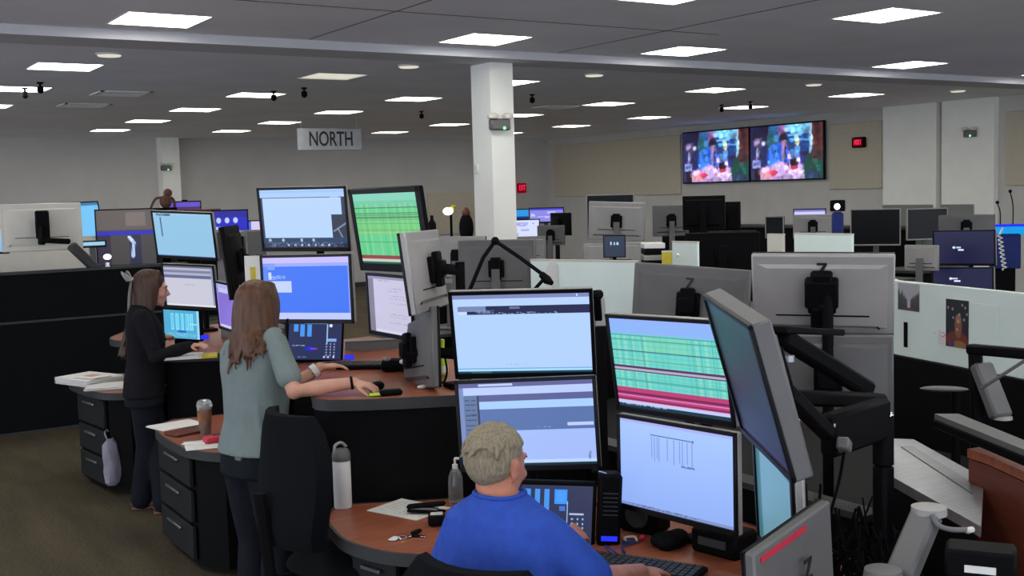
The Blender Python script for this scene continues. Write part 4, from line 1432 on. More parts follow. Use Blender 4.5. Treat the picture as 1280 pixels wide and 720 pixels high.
def head(mb, c, yaw, pitch=0.0, tilt=0.0, s=1.0, fem=True):
    """Head about centre c, looking along yaw, nose down by pitch. Returns a placing function."""
    f = heading(yaw)
    r = V((math.cos(R(yaw)), -math.sin(R(yaw)), 0))
    u = V((0, 0, 1))
    f2 = f * math.cos(R(pitch)) - u * math.sin(R(pitch))
    u2 = u * math.cos(R(pitch)) + f * math.sin(R(pitch))
    r3 = r * math.cos(R(tilt)) - u2 * math.sin(R(tilt))
    u3 = u2 * math.cos(R(tilt)) + r * math.sin(R(tilt))
    rot = Mx(((r3.x, f2.x, u3.x), (r3.y, f2.y, u3.y), (r3.z, f2.z, u3.z)))
    c = V(c)

    def P(x, y, z):
        return c + (rot @ V((x, y, z))) * s

    def E(x, y, z, a, b, d):
        mb.ell(P(x, y, z), (a * s, b * s, d * s), rot, 18, 12)

    E(0, -.012, .030, .074, .094, .082)
    E(0, .028, -.018, .064, .066, .088)
    E(0, .040, -.070, .046, .048, .036)
    E(0, .074, -.094, .020, .016, .016)
    E(0, .080, .022, .050, .016, .016)
    for sx in (-1, 1):
        E(sx * .038, .060, -.030, .024, .024, .022)
        E(sx * .052, .012, -.058, .014, .030, .026)
        E(sx * .077, -.014, -.010, .011, .022, .034)
        E(sx * .085, -.020, .004, .008, .016, .020)
    mb.tube([P(0, .086, .016), P(0, .098, -.006), P(0, .112, -.026), P(0, .100, -.036)], [.008 * s, .010 * s, .013 * s, .008 * s], 10)
    for sx in (-1, 1):
        E(sx * .011, .094, -.031, .009, .010, .008)
    E(0, .087, -.058, .021, .010, .006)
    E(0, .085, -.069, .018, .010, .007)
    return P, rot


def eyes(t, P, rot, s=1.0, lips=True):
    for sx in (-1, 1):
        MB().ell(P(sx * .031, .0765, .0), (.0125 * s, .0095 * s, .0075 * s), rot, 12, 8).build('eye', M['eye'], t, world=True)
        MB().ell(P(sx * .031, .0848, .0), (.0055 * s, .002 * s, .0055 * s), rot, 10, 6).build('iris', M['iris'], t, world=True)
        MB().tube([P(sx * .014, .092, .022), P(sx * .031, .094, .026), P(sx * .048, .080, .020)], [.003 * s, .004 * s, .002 * s], 8).build('eyebrow', M['hair_d'], t, world=True)
    if lips:
        MB().ell(P(0, .0965, -.0635), (.019 * s, .005 * s, .0065 * s), rot, 12, 8).build('lips', M['lips'], t, world=True)


def long_hair(t, P, rot, down, ends, m, seed=1, n=70, s=1.0, voxel=.007, front=.02, fringe=True):
    """Cap over the skull plus falling locks that end around the given points."""
    rs = random.Random(seed)
    mb = MB()
    mb.ell(P(0, -.024, .036), (.086 * s, .102 * s, .092 * s), rot, 20, 14)
    mb.ell(P(0, -.050, -.01), (.080 * s, .074 * s, .095 * s), rot, 16, 12)
    for k in range(n):
        a = R(-118) + R(236) * (k + rs.random()) / n          # around the back, 0 = straight back
        x, y = math.sin(a) * .084, -math.cos(a) * .098 - .01
        top = P(x * .45, y * .5 + .02, .118)
        mid = P(x, y, .03)
        low = P(x * 1.06, y * .95 - .006, -.09)
        q = (R(118) - a) / R(236) * (len(ends) - 1)
        j = min(int(q), len(ends) - 2)
        e = lerp(ends[j], ends[j + 1], q - j) + V((rs.uniform(-.035, .035), rs.uniform(-.035, .035), rs.uniform(-.05, .05)))
        m1_ = lerp(low, e, .5) + V((rs.uniform(-.012, .012), rs.uniform(-.012, .012), 0))
        pts = arc([top, mid, low, m1_, e], 4)
        nn = len(pts)
        mb.tube(pts, [.014 * s * (1 - .65 * (i / (nn - 1)) ** 2) for i in range(nn)], 6)
    return remeshed(mb, 'hair', m, t, voxel, 1, .4)


def person_root(label, loc):
    return thing('person', label, 'person', loc)


# --- woman in the grey-green shirt
W2B = (1.81, 4.965, 1.208)
fr = Frame(W2B, 72)
pw = person_root('long-haired woman in a grey-green short-sleeved shirt, standing with one hand on a mouse', (W2B[0], W2B[1], 0))
shR = V((1.849, 4.793, 1.427))
shL = V((1.893, 5.121, 1.393))
wrR = V((2.118, 4.551, 1.232))
wrL = V((2.154, 5.007, 1.244))
elR = V((1.878, 4.657, 1.207))
elL = ik(shL, wrL, .29, .25, (0, -.2, -1))
hc = V((1.849, 4.974, 1.551))
rings = [(0, -.02, .84, .165, .115), (0, -.01, .93, .168, .12), (0, .0, 1.05, .135, .105), (0, .01, 1.18, .150, .115), (0, .005, 1.28, .165, .115), (0, -.01, 1.36, .165, .09), (0, -.02, 1.41, .11, .07), (0, -.015, 1.44, .055, .055)]
b = MB()
torso(b, fr, rings, -.008)
limb(b, [fr.p(0, -.015, 1.40), hc + V((0, 0, -.05))], [.052, .050])
for s_, e_, w_ in ((shR, elR, wrR), (shL, elL, wrL)):
    limb(b, [s_, lerp(s_, e_, .5), e_, lerp(e_, w_, .35), w_], [.046, .043, .037, .036, .025])
hand(b, wrR, V((2.199, 4.471, 1.208)) - wrR, (0, 0, -1), -1, .5, .92)
hand(b, wrL, V((2.302, 4.983, 1.246)) - wrL, (0, 0, -1), 1, .3, .92)
P2, rot2 = head(b, hc, 58, 10, 0, 1.03)
for sx in (-1, 1):
    hip = fr.p(sx * .085, -.02, .86)
    kn = fr.p(sx * .085, .02, .46)
    an = fr.p(sx * .085, -.03, .08)
    limb(b, [hip, lerp(hip, kn, .5), kn, lerp(kn, an, .35), an], [.085, .072, .052, .05, .034])
body = remeshed(b, 'body', M['skin'], pw, .0065, 4)
b = MB()
torso(b, fr, [(0, -.02, .90, .185, .135), (0, -.01, .95, .182, .134), (0, .0, 1.05, .155, .122), (0, .01, 1.18, .165, .128), (0, .005, 1.28, .176, .126), (0, -.012, 1.36, .172, .10), (0, -.02, 1.41, .122, .082), (0, -.015, 1.437, .066, .066)], .002)
for s_, e_ in ((shR, elR), (shL, elL)):
    limb(b, [s_ + V((0, 0, .004)), lerp(s_, e_, .4), lerp(s_, e_, .72)], [.052, .052, .057])
for k in range(7):     # cloth folds
    a = -1.2 + k * .5
    b.tube(arc([fr.p(.16 * math.sin(a), -.10 * abs(math.cos(a)), 1.30 - .03 * k), fr.p(.15 * math.sin(a + .1), -.115 * abs(math.cos(a)), 1.12), fr.p(.17 * math.sin(a + .25), -.12 * abs(math.cos(a)), .93)], 5), .016, 6)
remeshed(b, 'shirt', M['tee'], pw, .008, 4)
b = MB()
torso(b, fr, [(0, -.02, .80, .172, .13), (0, -.015, .88, .176, .128), (0, -.01, .96, .160, .12)], .002)
for sx in (-1, 1):
    hip = fr.p(sx * .085, -.02, .84)
    kn = fr.p(sx * .085, .02, .46)
    an = fr.p(sx * .085, -.03, .06)
    limb(b, [hip, lerp(hip, kn, .5), kn, lerp(kn, an, .5), an], [.098, .088, .072, .068, .066])
remeshed(b, 'trousers', M['denim'], pw, .01, 3)
b = MB()
for sx in (-1, 1):
    b.ell(fr.p(sx * .085, .03, .045), (.045, .12, .045), fr.rot())
    b.box(fr.p(sx * .085, .03, .012), (.085, .25, .024), fr.rot(), .01)
b.build('shoes', M['plastic'], pw, world=True)
long_hair(pw, P2, rot2, None, [(1.888, 4.768, 1.426), (1.817, 4.763, 1.391), (1.759, 4.809, 1.356), (1.723, 4.865, 1.325), (1.704, 4.922, 1.291), (1.717, 5.01, 1.302), (1.767, 5.102, 1.346)], M['hair'], 3, 100, s=1.06)
eyes(pw, P2, rot2, 1.03)
dW = (wrL - elL).normalized()
q = wrL - dW * .03
MB().tube([q - dW * .014, q + dW * .014], .034, 16).build('white_wristband', M['white'], pw, world=True)
dW = (wrR - elR).normalized()
q = wrR - dW * .012
MB().tube([q - dW * .006, q + dW * .006], .0295, 16).build('bracelet', M['plastic'], pw, world=True)
MB().box(fr.p(.04, -.135, .90), (.05, .02, .04), fr.rot(), .006).build('belt_clip', M['metal'], pw, world=True)

# --- woman in black
W1B = (2.018, 7.572, 0.852)
fr = Frame(W1B, 104)
pb = person_root('woman in black with long brown hair and a pale hair bow, in profile', (W1B[0], W1B[1], 0))
hc = V((2.088, 7.589, 1.48))
shR = fr.p(.165, -.01, 1.31)
shL = fr.p(-.165, -.01, 1.31)
wrR = V((2.258, 7.322, 1.11))
wrL = V((2.194, 7.726, 1.137))
elR = ik(shR, wrR, .27, .24, (0, -.3, -1))
elL = ik(shL, wrL, .27, .24, (.2, .3, -1))
b = MB()
torso(b, fr, [(0, -.02, .80, .16, .11), (0, -.01, .89, .16, .115), (0, 0, 1.0, .13, .10), (0, .01, 1.12, .142, .11), (0, .005, 1.22, .155, .11), (0, -.01, 1.30, .155, .085), (0, -.02, 1.35, .10, .065), (0, -.015, 1.38, .05, .05)], -.008)
limb(b, [fr.p(0, -.02, 1.33), hc + V((0, 0, -.05))], [.05, .048])
for s_, e_, w_ in ((shR, elR, wrR), (shL, elL, wrL)):
    limb(b, [s_, lerp(s_, e_, .5), e_, lerp(e_, w_, .35), w_], [.044, .041, .035, .034, .024])
hand(b, wrR, V((2.336, 7.201, 1.125)) - wrR, (0, 0, -1), -1, .35, .9)
hand(b, wrL, V((2.273, 7.829, 1.126)) - wrL, (0, 0, -1), 1, .35, .9)
P1, rot1 = head(b, hc, 104, 8, 0, 1.03)
legs = []
for sx, px in ((-1, (2.058, 7.447, 0)), (1, (1.965, 7.643, 0))):
    hip = fr.p(sx * .08, -.02, .82)
    an = V((px[0], px[1], .08))
    kn = lerp(hip, an, .52) + fr.f * .03
    legs.append((hip, kn, an))
    limb(b, [hip, lerp(hip, kn, .5), kn, lerp(kn, an, .35), an], [.08, .07, .05, .048, .033])
    b.ell(an + fr.f * .05 + V((0, 0, -.045)), (.036, .11, .03), fr.rot())
remeshed(b, 'body', M['skin'], pb, .0068, 4)
b = MB()
torso(b, fr, [(0, -.02, .78, .182, .135), (0, -.01, .89, .176, .13), (0, 0, 1.0, .15, .118), (0, .01, 1.12, .158, .124), (0, .005, 1.22, .167, .122), (0, -.012, 1.30, .164, .096), (0, -.02, 1.35, .114, .078), (0, -.015, 1.385, .062, .062)], .002)
for s_, e_, w_ in ((shR, elR, wrR), (shL, elL, wrL)):
    limb(b, [s_, lerp(s_, e_, .5), e_, lerp(e_, w_, .5), lerp(e_, w_, .93)], [.06, .056, .052, .046, .038])
remeshed(b, 'sweater', M['knit'], pb, .009, 4)
b = MB()
torso(b, fr, [(0, -.02, .72, .165, .125), (0, -.015, .84, .17, .125), (0, -.01, .93, .15, .115)], .002)
for hip, kn, an in legs:
    limb(b, [hip, lerp(hip, kn, .5), kn, lerp(kn, an, .5), an + V((0, 0, -.01))], [.096, .088, .074, .072, .075])
remeshed(b, 'trousers', M['denim'], pb, .01, 3)
for hip, kn, an in legs:
    c = an + fr.f * .05
    m_ = MB().ell((c.x, c.y, .04), (.043, .125, .036), fr.rot())
    m_.box((c.x, c.y, .010), (.078, .24, .02), fr.rot(), .009)
    m_.build('shoe', M['shoe'], pb, world=True)
long_hair(pb, P1, rot1, None, [(1.981, 7.492, 1.247), (1.94, 7.51, 1.164), (1.901, 7.575, 1.077), (1.893, 7.649, 1.049), (1.929, 7.725, 1.081), (1.977, 7.773, 1.158)], M['hair_d'], 5, 90, s=1.03)
eyes(pb, P1, rot1, 1.03)
bow = MB()
q = P1(0.02, -.125, .05)
for sg in (-1, 1):
    bow.tube(arc([q, q + fr.r * .05 * sg - fr.f * (.04 + .02 * sg) + V((0, 0, .05)), q + fr.r * .10 * sg - fr.f * .03 + V((0, 0, .0)), q], 5), [(.012, .004)] * 16, 8)
    bow.tube(arc([q, q + fr.r * (.02 + .03 * sg) - fr.f * .02 + V((0, 0, -.10)), q + fr.r * (.03 + .03 * sg) - fr.f * .03 + V((0, 0, -.22))], 5), [(.016, .005)] * 11, 8)
bow.ell(q, (.018, .018, .016))
bow.build('hair_bow', M['silver'], pb, world=True)

# --- man in blue
MB_ = (1.822, 2.836, 0.961)
fr = Frame(MB_, 44)
pm = person_root('grey-haired man in a blue t-shirt sitting with his back turned', (MB_[0], MB_[1], 0))
hc = V((1.856, 2.958, 1.207))
shR = V((1.891, 2.762, 1.03))
shL = V((1.789, 3.065, 1.003))
elR = V((2.007, 2.67, 0.867))
wrR = V((2.311, 2.824, 0.796))
elL = V((1.797, 3.194, 0.793))
wrL = V((2.261, 3.195, 0.822))
nk = V((1.828, 2.907, 1.108))
b = MB()


def ring_at(c, yaw, a, bb, n=24, lean=0.0):
    f = heading(yaw)
    r_ = V((math.cos(R(yaw)), -math.sin(R(yaw)), 0))
    up = V((0, 0, 1)) * math.cos(lean) + f * math.sin(lean)
    ff = f * math.cos(lean) - V((0, 0, 1)) * math.sin(lean)
    out = []
    for k in range(n):
        t = 2 * math.pi * k / n
        cx, sy = math.cos(t), math.sin(t)
        out.append(V(c) + r_ * (a * math.copysign(abs(cx) ** .75, cx)) + ff * (bb * math.copysign(abs(sy) ** .9, sy)))
    return out


ax = (shR + shL) / 2
yawM = math.degrees(math.atan2(-(shR - shL).y, (shR - shL).x))
fm = heading(yawM)
spine = [(nk + V((0, 0, .022)), .074, .066), (nk + V((0, 0, -.01)) - fm * .0, .118, .084), (lerp(nk, ax, .6) + V((0, 0, .0)), .185, .112), (ax + V((0, 0, -.05)), .222, .128), (ax + V((0, 0, -.14)) - fm * .015, .212, .138), (ax + V((0, 0, -.27)) - fm * .03, .198, .142), (ax + V((0, 0, -.40)) - fm * .055, .200, .148), (ax + V((0, 0, -.52)) - fm * .08, .205, .152)]
hip0 = spine[-1][0]
b.ring_loft([ring_at(c, yawM, a - .01, d - .01) for c, a, d in spine])
limb(b, [nk + V((0, 0, -.02)), hc + V((0, 0, -.06)) - heading(60) * .02], [.066, .064])
for s_, e_, w_ in ((shR, elR, wrR), (shL, elL, wrL)):
    limb(b, [s_, lerp(s_, e_, .5), e_, lerp(e_, w_, .35), w_], [.046, .050, .046, .046, .031])
hand(b, wrR, V((2.459, 2.868, 0.764)) - wrR, (0, 0, -1), -1, .35, 1.05)
hand(b, wrL, V((2.393, 3.229, 0.835)) - wrL, (.3, .5, -.6), 1, .45, 1.05)
P3, rot3 = head(b, hc, 70, 8, 0, 1.05, False)
rM = V((math.cos(R(yawM)), -math.sin(R(yawM)), 0))
lm = []
for sx in (-1, 1):
    hip = hip0 + rM * (.10 * sx) + V((0, 0, -.02))
    kn = hip + fm * .38 + rM * (.06 * sx) + V((0, 0, .02))
    an = V((kn.x, kn.y, .08)) - fm * .06
    lm.append((hip, kn, an))
    limb(b, [hip, lerp(hip, kn, .5), kn, lerp(kn, an, .4), an], [.10, .085, .06, .055, .038])
remeshed(b, 'body', M['skin_m'], pm, .0065, 4)
b = MB()
b.ring_loft([ring_at(c, yawM, a + .008 - (.0 if i else .004), d + .008 - (.0 if i else .004)) for i, (c, a, d) in enumerate(spine)])
for s_, e_ in ((shR, elR), (shL, elL)):
    limb(b, [s_, lerp(s_, e_, .45), lerp(s_, e_, .88)], [.066, .072, .076])
for k in range(6):
    a = .06 + .05 * k
    c0 = shR + V((0, 0, -.10)) - fm * .08
    b.tube(arc([c0 + rM * (.02 - .04 * k) + V((0, 0, -.01 * k)), c0 - rM * (.05 + .03 * k) + V((0, 0, -.09 - .02 * k)) - fm * .045, c0 - rM * (.12 + .02 * k) + V((0, 0, -.22 - .03 * k)) - fm * .058], 5), .017, 6)
remeshed(b, 'shirt', M['blue'], pm, .008, 4)
b = MB()
b.ring_loft([ring_at(c, yawM, a + .004, d + .004) for c, a, d in ((hip0 + V((0, 0, .08)), .2, .15), (hip0, .21, .155), (hip0 + V((0, 0, -.08)), .2, .15))])
for hip, kn, an in lm:
    limb(b, [hip, lerp(hip, kn, .5), kn, lerp(kn, an, .5), an + V((0, 0, -.01))], [.115, .10, .08, .072, .066])
remeshed(b, 'trousers', M['denim'], pm, .011, 3)
for hip, kn, an in lm:
    c = an + fm * .06
    m_ = MB().ell((c.x, c.y, .045), (.05, .14, .045), Frame((0, 0, 0), yawM).rot())
    m_.box((c.x, c.y, .011), (.09, .27, .022), Frame((0, 0, 0), yawM).rot(), .009)
    m_.build('shoe', M['plastic'], pm, world=True)
# short hair: skull cap cut above ears and nape
b = MB()
b.ell(P3(0, -.024, .040), (.079 * 1.05, .092 * 1.05, .085 * 1.05), rot3, 20, 14)
b.ell(P3(0, -.046, .012), (.0765 * 1.05, .070 * 1.05, .078 * 1.05), rot3, 18, 12)
rs_ = random.Random(4)
for k in range(200):
    a = rs_.uniform(-2.5, 2.5)
    e_ = rs_.uniform(-.1, 1.45) if abs(a) < 1.0 else rs_.uniform(.45, 1.45)
    d = V((math.sin(a) * math.cos(e_) * .079, -math.cos(a) * math.cos(e_) * .092 - .024, math.sin(e_) * .084 + .040))
    d2 = V((math.sin(a) * .01, -math.cos(a) * .012, -.014))
    b.tube([P3(*d), P3(*(d + d2 * .6 + V((0, 0, .004)))), P3(*(d + d2 * 1.6))], [.0055, .005, .002], 6)
remeshed(b, 'hair', M['hair_g'], pm, .0055, 1, .4)
eyes(pm, P3, rot3, 1.05)
b = MB()
b.tube([nk + V((0, 0, .022)) + ring_at((0, 0, 0), yawM, .078, .070, 20)[k] for k in list(range(20)) + [0]], .007, 8)
b.build('collar', M['blue'], pm, world=True)


# ---------------------------------------------------------------- cables, arms and tray between the rows
def bar(t, name, a, b_, w, h, m):
    a, b_ = V(a), V(b_)
    d = (b_ - a).normalized()
    s = d.cross(V((0, 0, 1)))
    s = s.normalized() if s.length > 1e-4 else V((1, 0, 0))
    u = s.cross(d)
    rot = Mx(((d.x, s.x, u.x), (d.y, s.y, u.y), (d.z, s.z, u.z)))
    return MB().box((a + b_) / 2, ((b_ - a).length, w, h), rot, min(w, h) * .2).build(name, M[m], t, world=True)


t = thing('monitor_stand', 'black flat monitor arm crossing below the large grey monitor back', 'monitor arm', (3.028, 2.751, 1.377))
bar(t, 'upper_link', (2.881, 2.742, 1.534), (3.362, 2.763, 1.285), .07, .06, 'plastic')
bar(t, 'top_plate', (2.83, 2.719, 1.563), (3.387, 2.947, 1.484), .09, .025, 'plastic')
bar(t, 'lower_link', (2.779, 2.611, 1.35), (3.311, 2.675, 1.267), .08, .05, 'plastic')
MB().cyl((2.765, 2.597, 1.473), (2.766, 2.598, 1.494), .022, n=14).build('joint_cap', M['metal'], t, world=True)
t = thing('monitor_stand', 'dark arm with a shiny silver top edge right of the edge-on monitor', 'monitor arm', (2.898, 2.463, 1.242))
bar(t, 'long_link', (2.763, 2.432, 1.253), (3.121, 2.498, 1.255), .06, .14, 'plastic')
bar(t, 'silver_top', (2.766, 2.434, 1.289), (3.12, 2.501, 1.274), .055, .02, 'alu')
bar(t, 'bracket', m5.matrix_basis @ V((0, .08, -.02)), (2.764, 2.432, 1.263), .05, .05, 'plastic')
bar(t, 'short_link', (2.62, 2.413, 1.334), (2.761, 2.436, 1.276), .03, .03, 'alu')
MB().cyl(V((3.108, 2.491, 1.098)), V((3.119, 2.5, 1.266)), .035, n=14).build('joint', M['plastic'], t, world=True)
MB().lathe([(.001, 0), (.036, 0), (.03, .008), (.001, .01)], (3.119, 2.5, 1.266), 14).build('joint_cap', M['chrome'], t, world=True)
bar(t, 'support_post', (3.108, 2.491, 1.098), V((3.108, 2.491, 1.098)) - V((0, 0, .55)), .06, .06, 'plastic')
t = thing('monitor_stand', 'grey slanted monitor arm standing at the bottom right', 'monitor arm', (2.363, 1.829, 1.005))
bar(t, 'link', (2.316, 1.805, 1.059), (2.47, 1.838, 1.193), .075, .05, 'silver_dark')
MB().lathe([(.001, -.01), (.045, -.012), (.045, .008), (.001, .012)], (2.473, 1.837, 1.199), 18).build('joint_cap', M['silver'], t, world=True)
MB().lathe([(.001, 0), (.05, 0), (.045, .03), (.001, .035)], (2.241, 1.796, 1.07), 18).build('base_joint', M['silver_dark'], t, world=True)
MB().cyl((2.278, 1.792, 1.039), V((2.278, 1.792, 1.039)) - V((0, 0, .3)), .03, n=12).build('post', M['plastic'], t, world=True)
t = thing('monitor_stand', 'black square arm frame with a grey strut in front of the pale board', 'monitor arm', (4.064, 2.779, 1.225))
bar(t, 'top_bar', (4.036, 2.812, 1.369), (4.018, 2.525, 1.378), .05, .04, 'plastic')
bar(t, 'grey_strut', (4.072, 2.782, 1.306), (4.038, 2.664, 1.108), .09, .05, 'silver_dark')
bar(t, 'upright', (4.075, 2.809, 1.359), (4.042, 2.773, 1.015), .05, .05, 'plastic')
bar(t, 'thin_rod', (3.977, 2.716, 1.224), (3.958, 2.503, 1.371), .012, .012, 'silver_dark')
MB().lathe([(.001, 0), (.038, 0), (.036, .012), (.001, .014)], (4.041, 2.662, 1.102), 14).build('foot_cap', M['silver'], t, world=True)
bar(t, 'drop_post', (4.042, 2.773, 1.015), V((4.042, 2.773, 1.015)) - V((0, 0, .6)), .05, .05, 'plastic')
t = thing('monitor_stand', 'wide flat grey arm lying level at the right edge', 'monitor arm', (3.434, 2.347, 1.186))
o = MB().prism([p[:2] for p in ((3.53, 2.6, 1.2), (3.594, 2.545, 1.2), (3.334, 2.064, 1.2), (3.237, 2.03, 1.2))], 1.18, 1.2)
o.build('arm_plate', M['silver_dark'], t, world=True)
bar(t, 'side_skirt', V((3.53, 2.6, 1.2)) - V((0, 0, .035)), V((3.237, 2.03, 1.2)) - V((0, 0, .035)), .02, .03, 'plastic')
t = thing('chair_arm', 'slim pale armrest pad in front of the black board base', 'armrest', (4.198, 3.044, 1.155))
MB().ell((4.198, 3.044, 1.155), (.10, .035, .012), Mx.Rotation(R(-50), 3, 'Z')).build('pad', M['silver_dark'], t, world=True)
MB().cyl((4.241, 3.016, 1.147), V((4.241, 3.016, 1.147)) - V((0, 0, .42)), .02, n=10).build('post', M['plastic'], t, world=True)

t = thing('cable_tray', 'brushed metal tray top between the rows at bottom right', 'cable tray', (3.45, 2.55, 1.0))
tp = [(3.366, 2.734, 1)[:2], (3.797, 3.012, 1)[:2], (3.858, 2.941, 1)[:2], (3.525, 2.392, 1)[:2], (3.019, 2.058, 1)[:2]]
MB().prism(tp, .965, 1.0).build('tray_top', M['alu'], t, world=True)
MB().prism([V((*p, 0)).lerp(V((3.45, 2.55, 0)), .12)[:2] for p in tp], .02, .965).build('tray_body', M['black'], t, world=True)
MB().prism([(3.702, 2.882, 1)[:2], (3.746, 2.863, 1)[:2], (3.437, 2.378, 1)[:2], (3.312, 2.291, 1)[:2]], 1.0, 1.004).build('inset_strip', M['metal'], t, world=True)
t = thing('end_cabinet', 'red-brown raised desk corner at the right edge', 'cabinet', (3.5, 2.3, 0))
tp = [V(((3.43, 2.393, 1.12))), V(((3.626, 2.36, 1.12))), V(((3.687, 2.194, 1.12))), V(((3.186, 1.894, 1.12))), V(((3.287, 2.088, 1.12))), V(((3.393, 2.284, 1.12)))]
MB().prism([p[:2] for p in tp], 1.09, 1.12).build('worktop', M['wood'], t, world=True)
cc = sum((V((p.x, p.y, 0)) for p in tp), V()) / 6
MB().prism([V((p.x, p.y, 0)).lerp(cc, .03)[:2] for p in tp], .02, 1.085).build('side_panel', M['wood_edge'], t, world=True)
paper('small white slip on the red-brown desk corner at right', (3.479, 2.217, 1.122), .3, .09, .06, 1, False)
t = thing('equipment_box', 'small black box with a white label strip at the bottom right', 'box', (2.402, 1.637, 1.131))
p0 = V((2.402, 1.637, 1.131))
MB().box(p0, (.16, .10, .07), Mx.Rotation(R(-57), 3, 'Z'), .008).build('case', M['plastic'], t, world=True)
q = p0 + heading(237) * .052 + V((0, 0, -.008))
MB().box(q, (.07, .004, .017), Mx.Rotation(R(-57), 3, 'Z')).build('label_strip', M['white'], t, world=True)
MB().box((p0.x, p0.y, (p0.z - .035) / 2), (.10, .07, p0.z - .035), Mx.Rotation(R(-57), 3, 'Z')).build('stand', M['plastic'], t, world=True)
# tangle of black cables
rs_ = random.Random(11)
cb = MB()
ca, cbb, ccn = V((2.747, 2.431, 1.14)), V((2.615, 2.025, 1.01)), V((2.687, 2.223, 1.067))
for k in range(110):
    s0 = lerp(ca, cbb, rs_.random()) + V((rs_.uniform(-.12, .12), rs_.uniform(-.12, .12), rs_.uniform(-.2, -.04)))
    s1 = lerp(ca, cbb, rs_.random()) + V((rs_.uniform(-.12, .12), rs_.uniform(-.12, .12), rs_.uniform(-.5, -.15)))
    mid = lerp(s0, s1, .5) + V((rs_.uniform(-.15, .15), rs_.uniform(-.15, .15), rs_.uniform(-.25, -.05)))
    cb.tube(arc([s0, mid, s1], 5), rs_.choice((.003, .004, .005)), 6)
t = thing('cable_bundle', 'tangle of black cables in the gap between the desk rows', 'cables', (3.2, 2.6, 0))
o = cb.build('cable', M['cable'], t, world=True)
o['kind'] = 'stuff'
MB().box((3.28, 2.62, .25), (.3, .6, .5), None, .02).build('cable_trough', M['black'], t, world=True)
t = thing('power_adapter', 'small grey adapter block among the black cables', 'adapter', (2.767, 2.367, 1.235), .5)
MB().box((0, 0, 0), (.055, .04, .04), Mx.Rotation(.5, 3, 'Y'), .006).build('block', M['silver_dark'], t)
MB().tube(arc([(0, 0, -.02), (.02, .02, -.12), (.0, .05, -.25)], 4), .005, 6).build('lead', M['plastic'], t)
t = thing('cable_end', 'loose curled pale plug under the metal tray', 'cable', (2.461, 1.783, 1.178))
MB().tube(arc([(-.02, .02, .02), (-.025, .0, .0), (0, -.02, -.012), (.05, -.03, -.02)], 5), .007, 8).build('lead', M['silver_dark'], t)
MB().box((.06, -.032, -.022), (.03, .016, .014), None, .004).build('plug', M['pale'], t)

# microphone boom behind the pale page monitor
t = thing('microphone_boom', 'thin black angled microphone boom rising above the pale page monitor', 'microphone', (2.503, 4.193, 1.593))
MB().tube([(2.498, 4.197, 1.604), (2.57, 4.167, 1.774), (2.618, 4.142, 1.845)], .009, 8).build('lower_rod', M['plastic'], t, world=True)
MB().tube([(2.618, 4.142, 1.845), (2.692, 4.063, 1.771), (2.762, 3.973, 1.688)], .009, 8).build('upper_rod', M['plastic'], t, world=True)
MB().ell((2.618, 4.142, 1.845), (.018, .018, .018)).build('joint', M['plastic'], t, world=True)
MB().tube([(2.745, 3.985, 1.702), (2.766, 3.969, 1.674), (2.771, 3.941, 1.661)], [.014, .02, .01], 10).build('mic_head', M['plastic'], t, world=True)
MB().cyl((2.498, 4.197, 1.604), V((2.498, 4.197, 1.604)) - V((0, 0, .8)), .012, n=10).build('post', M['plastic'], t, world=True)
MB().tube([(2.762, 3.973, 1.688), (2.718, 3.997, 1.635), (2.686, 4.033, 1.555)], .008, 8).build('side_rod', M['plastic'], t, world=True)
t = thing('webcam', 'small black webcam clipped at the top right corner of the pale page monitor', 'webcam', (2.698, 3.532, 1.65))
MB().box((2.697, 3.532, 1.643), (.05, .04, .035), None, .01).build('body', M['plastic'], t, world=True)
bar(t, 'clip', (2.696, 3.531, 1.631), (2.726, 3.562, 1.537), .03, .02, 'plastic')
t = thing('spare_panel', 'narrow pale strip standing behind the webcam', 'strip', (2.855, 3.719, 1.554))
bar(t, 'board', (2.884, 3.765, 1.603), (2.881, 3.755, 1.482), .05, .02, 'silver')
bar(t, 'lower_post', (2.881, 3.755, 1.482), V((2.881, 3.755, 1.482)) - V((0, 0, .82)), .05, .02, 'plastic')

# ---------------------------------------------------------------- farther rows


def desk(label, x0, y0, x1, y1, z=.74):
    t = thing('desk', label, 'desk', ((x0 + x1) / 2, (y0 + y1) / 2, 0))
    MB().box2((x0, y0, z - .035), (x1, y1, z), .004).build('worktop', M['edge'], t, world=True)
    MB().box2((x0 + .03, y0 + .03, 0), (x1 - .03, y0 + .07, z - .035)).build('front_panel', M['black'], t, world=True)
    for x in (x0 + .05, x1 - .35):
        MB().box2((x, y0 + .1, 0), (x + .3, y1 - .05, z - .035)).build('pedestal', M['black'], t, world=True)
    return t


def board(label, a, b_, z0, z1, m='board', thick=.03, base=True, name='glass_panel', cat='partition'):
    a, b_ = V((a[0], a[1], 0)), V((b_[0], b_[1], 0))
    d = (b_ - a).normalized()
    rot = Mx(((d.x, -d.y, 0), (d.y, d.x, 0), (0, 0, 1)))
    c = (a + b_) / 2
    t = thing(name, label, cat, (c.x, c.y, 0))
    MB().box((c.x, c.y, (z0 + z1) / 2), ((b_ - a).length, thick, z1 - z0), rot, .003).build('board', M[m], t, world=True)
    if base:
        MB().box((c.x, c.y, z0 / 2), ((b_ - a).length, thick * 1.6, z0), rot).build('base_panel', M['black'], t, world=True)
    MB().box((c.x, c.y, z1 + .006), ((b_ - a).length, thick * 1.1, .012), rot).build('top_trim', M['pale'], t, world=True)
    return t


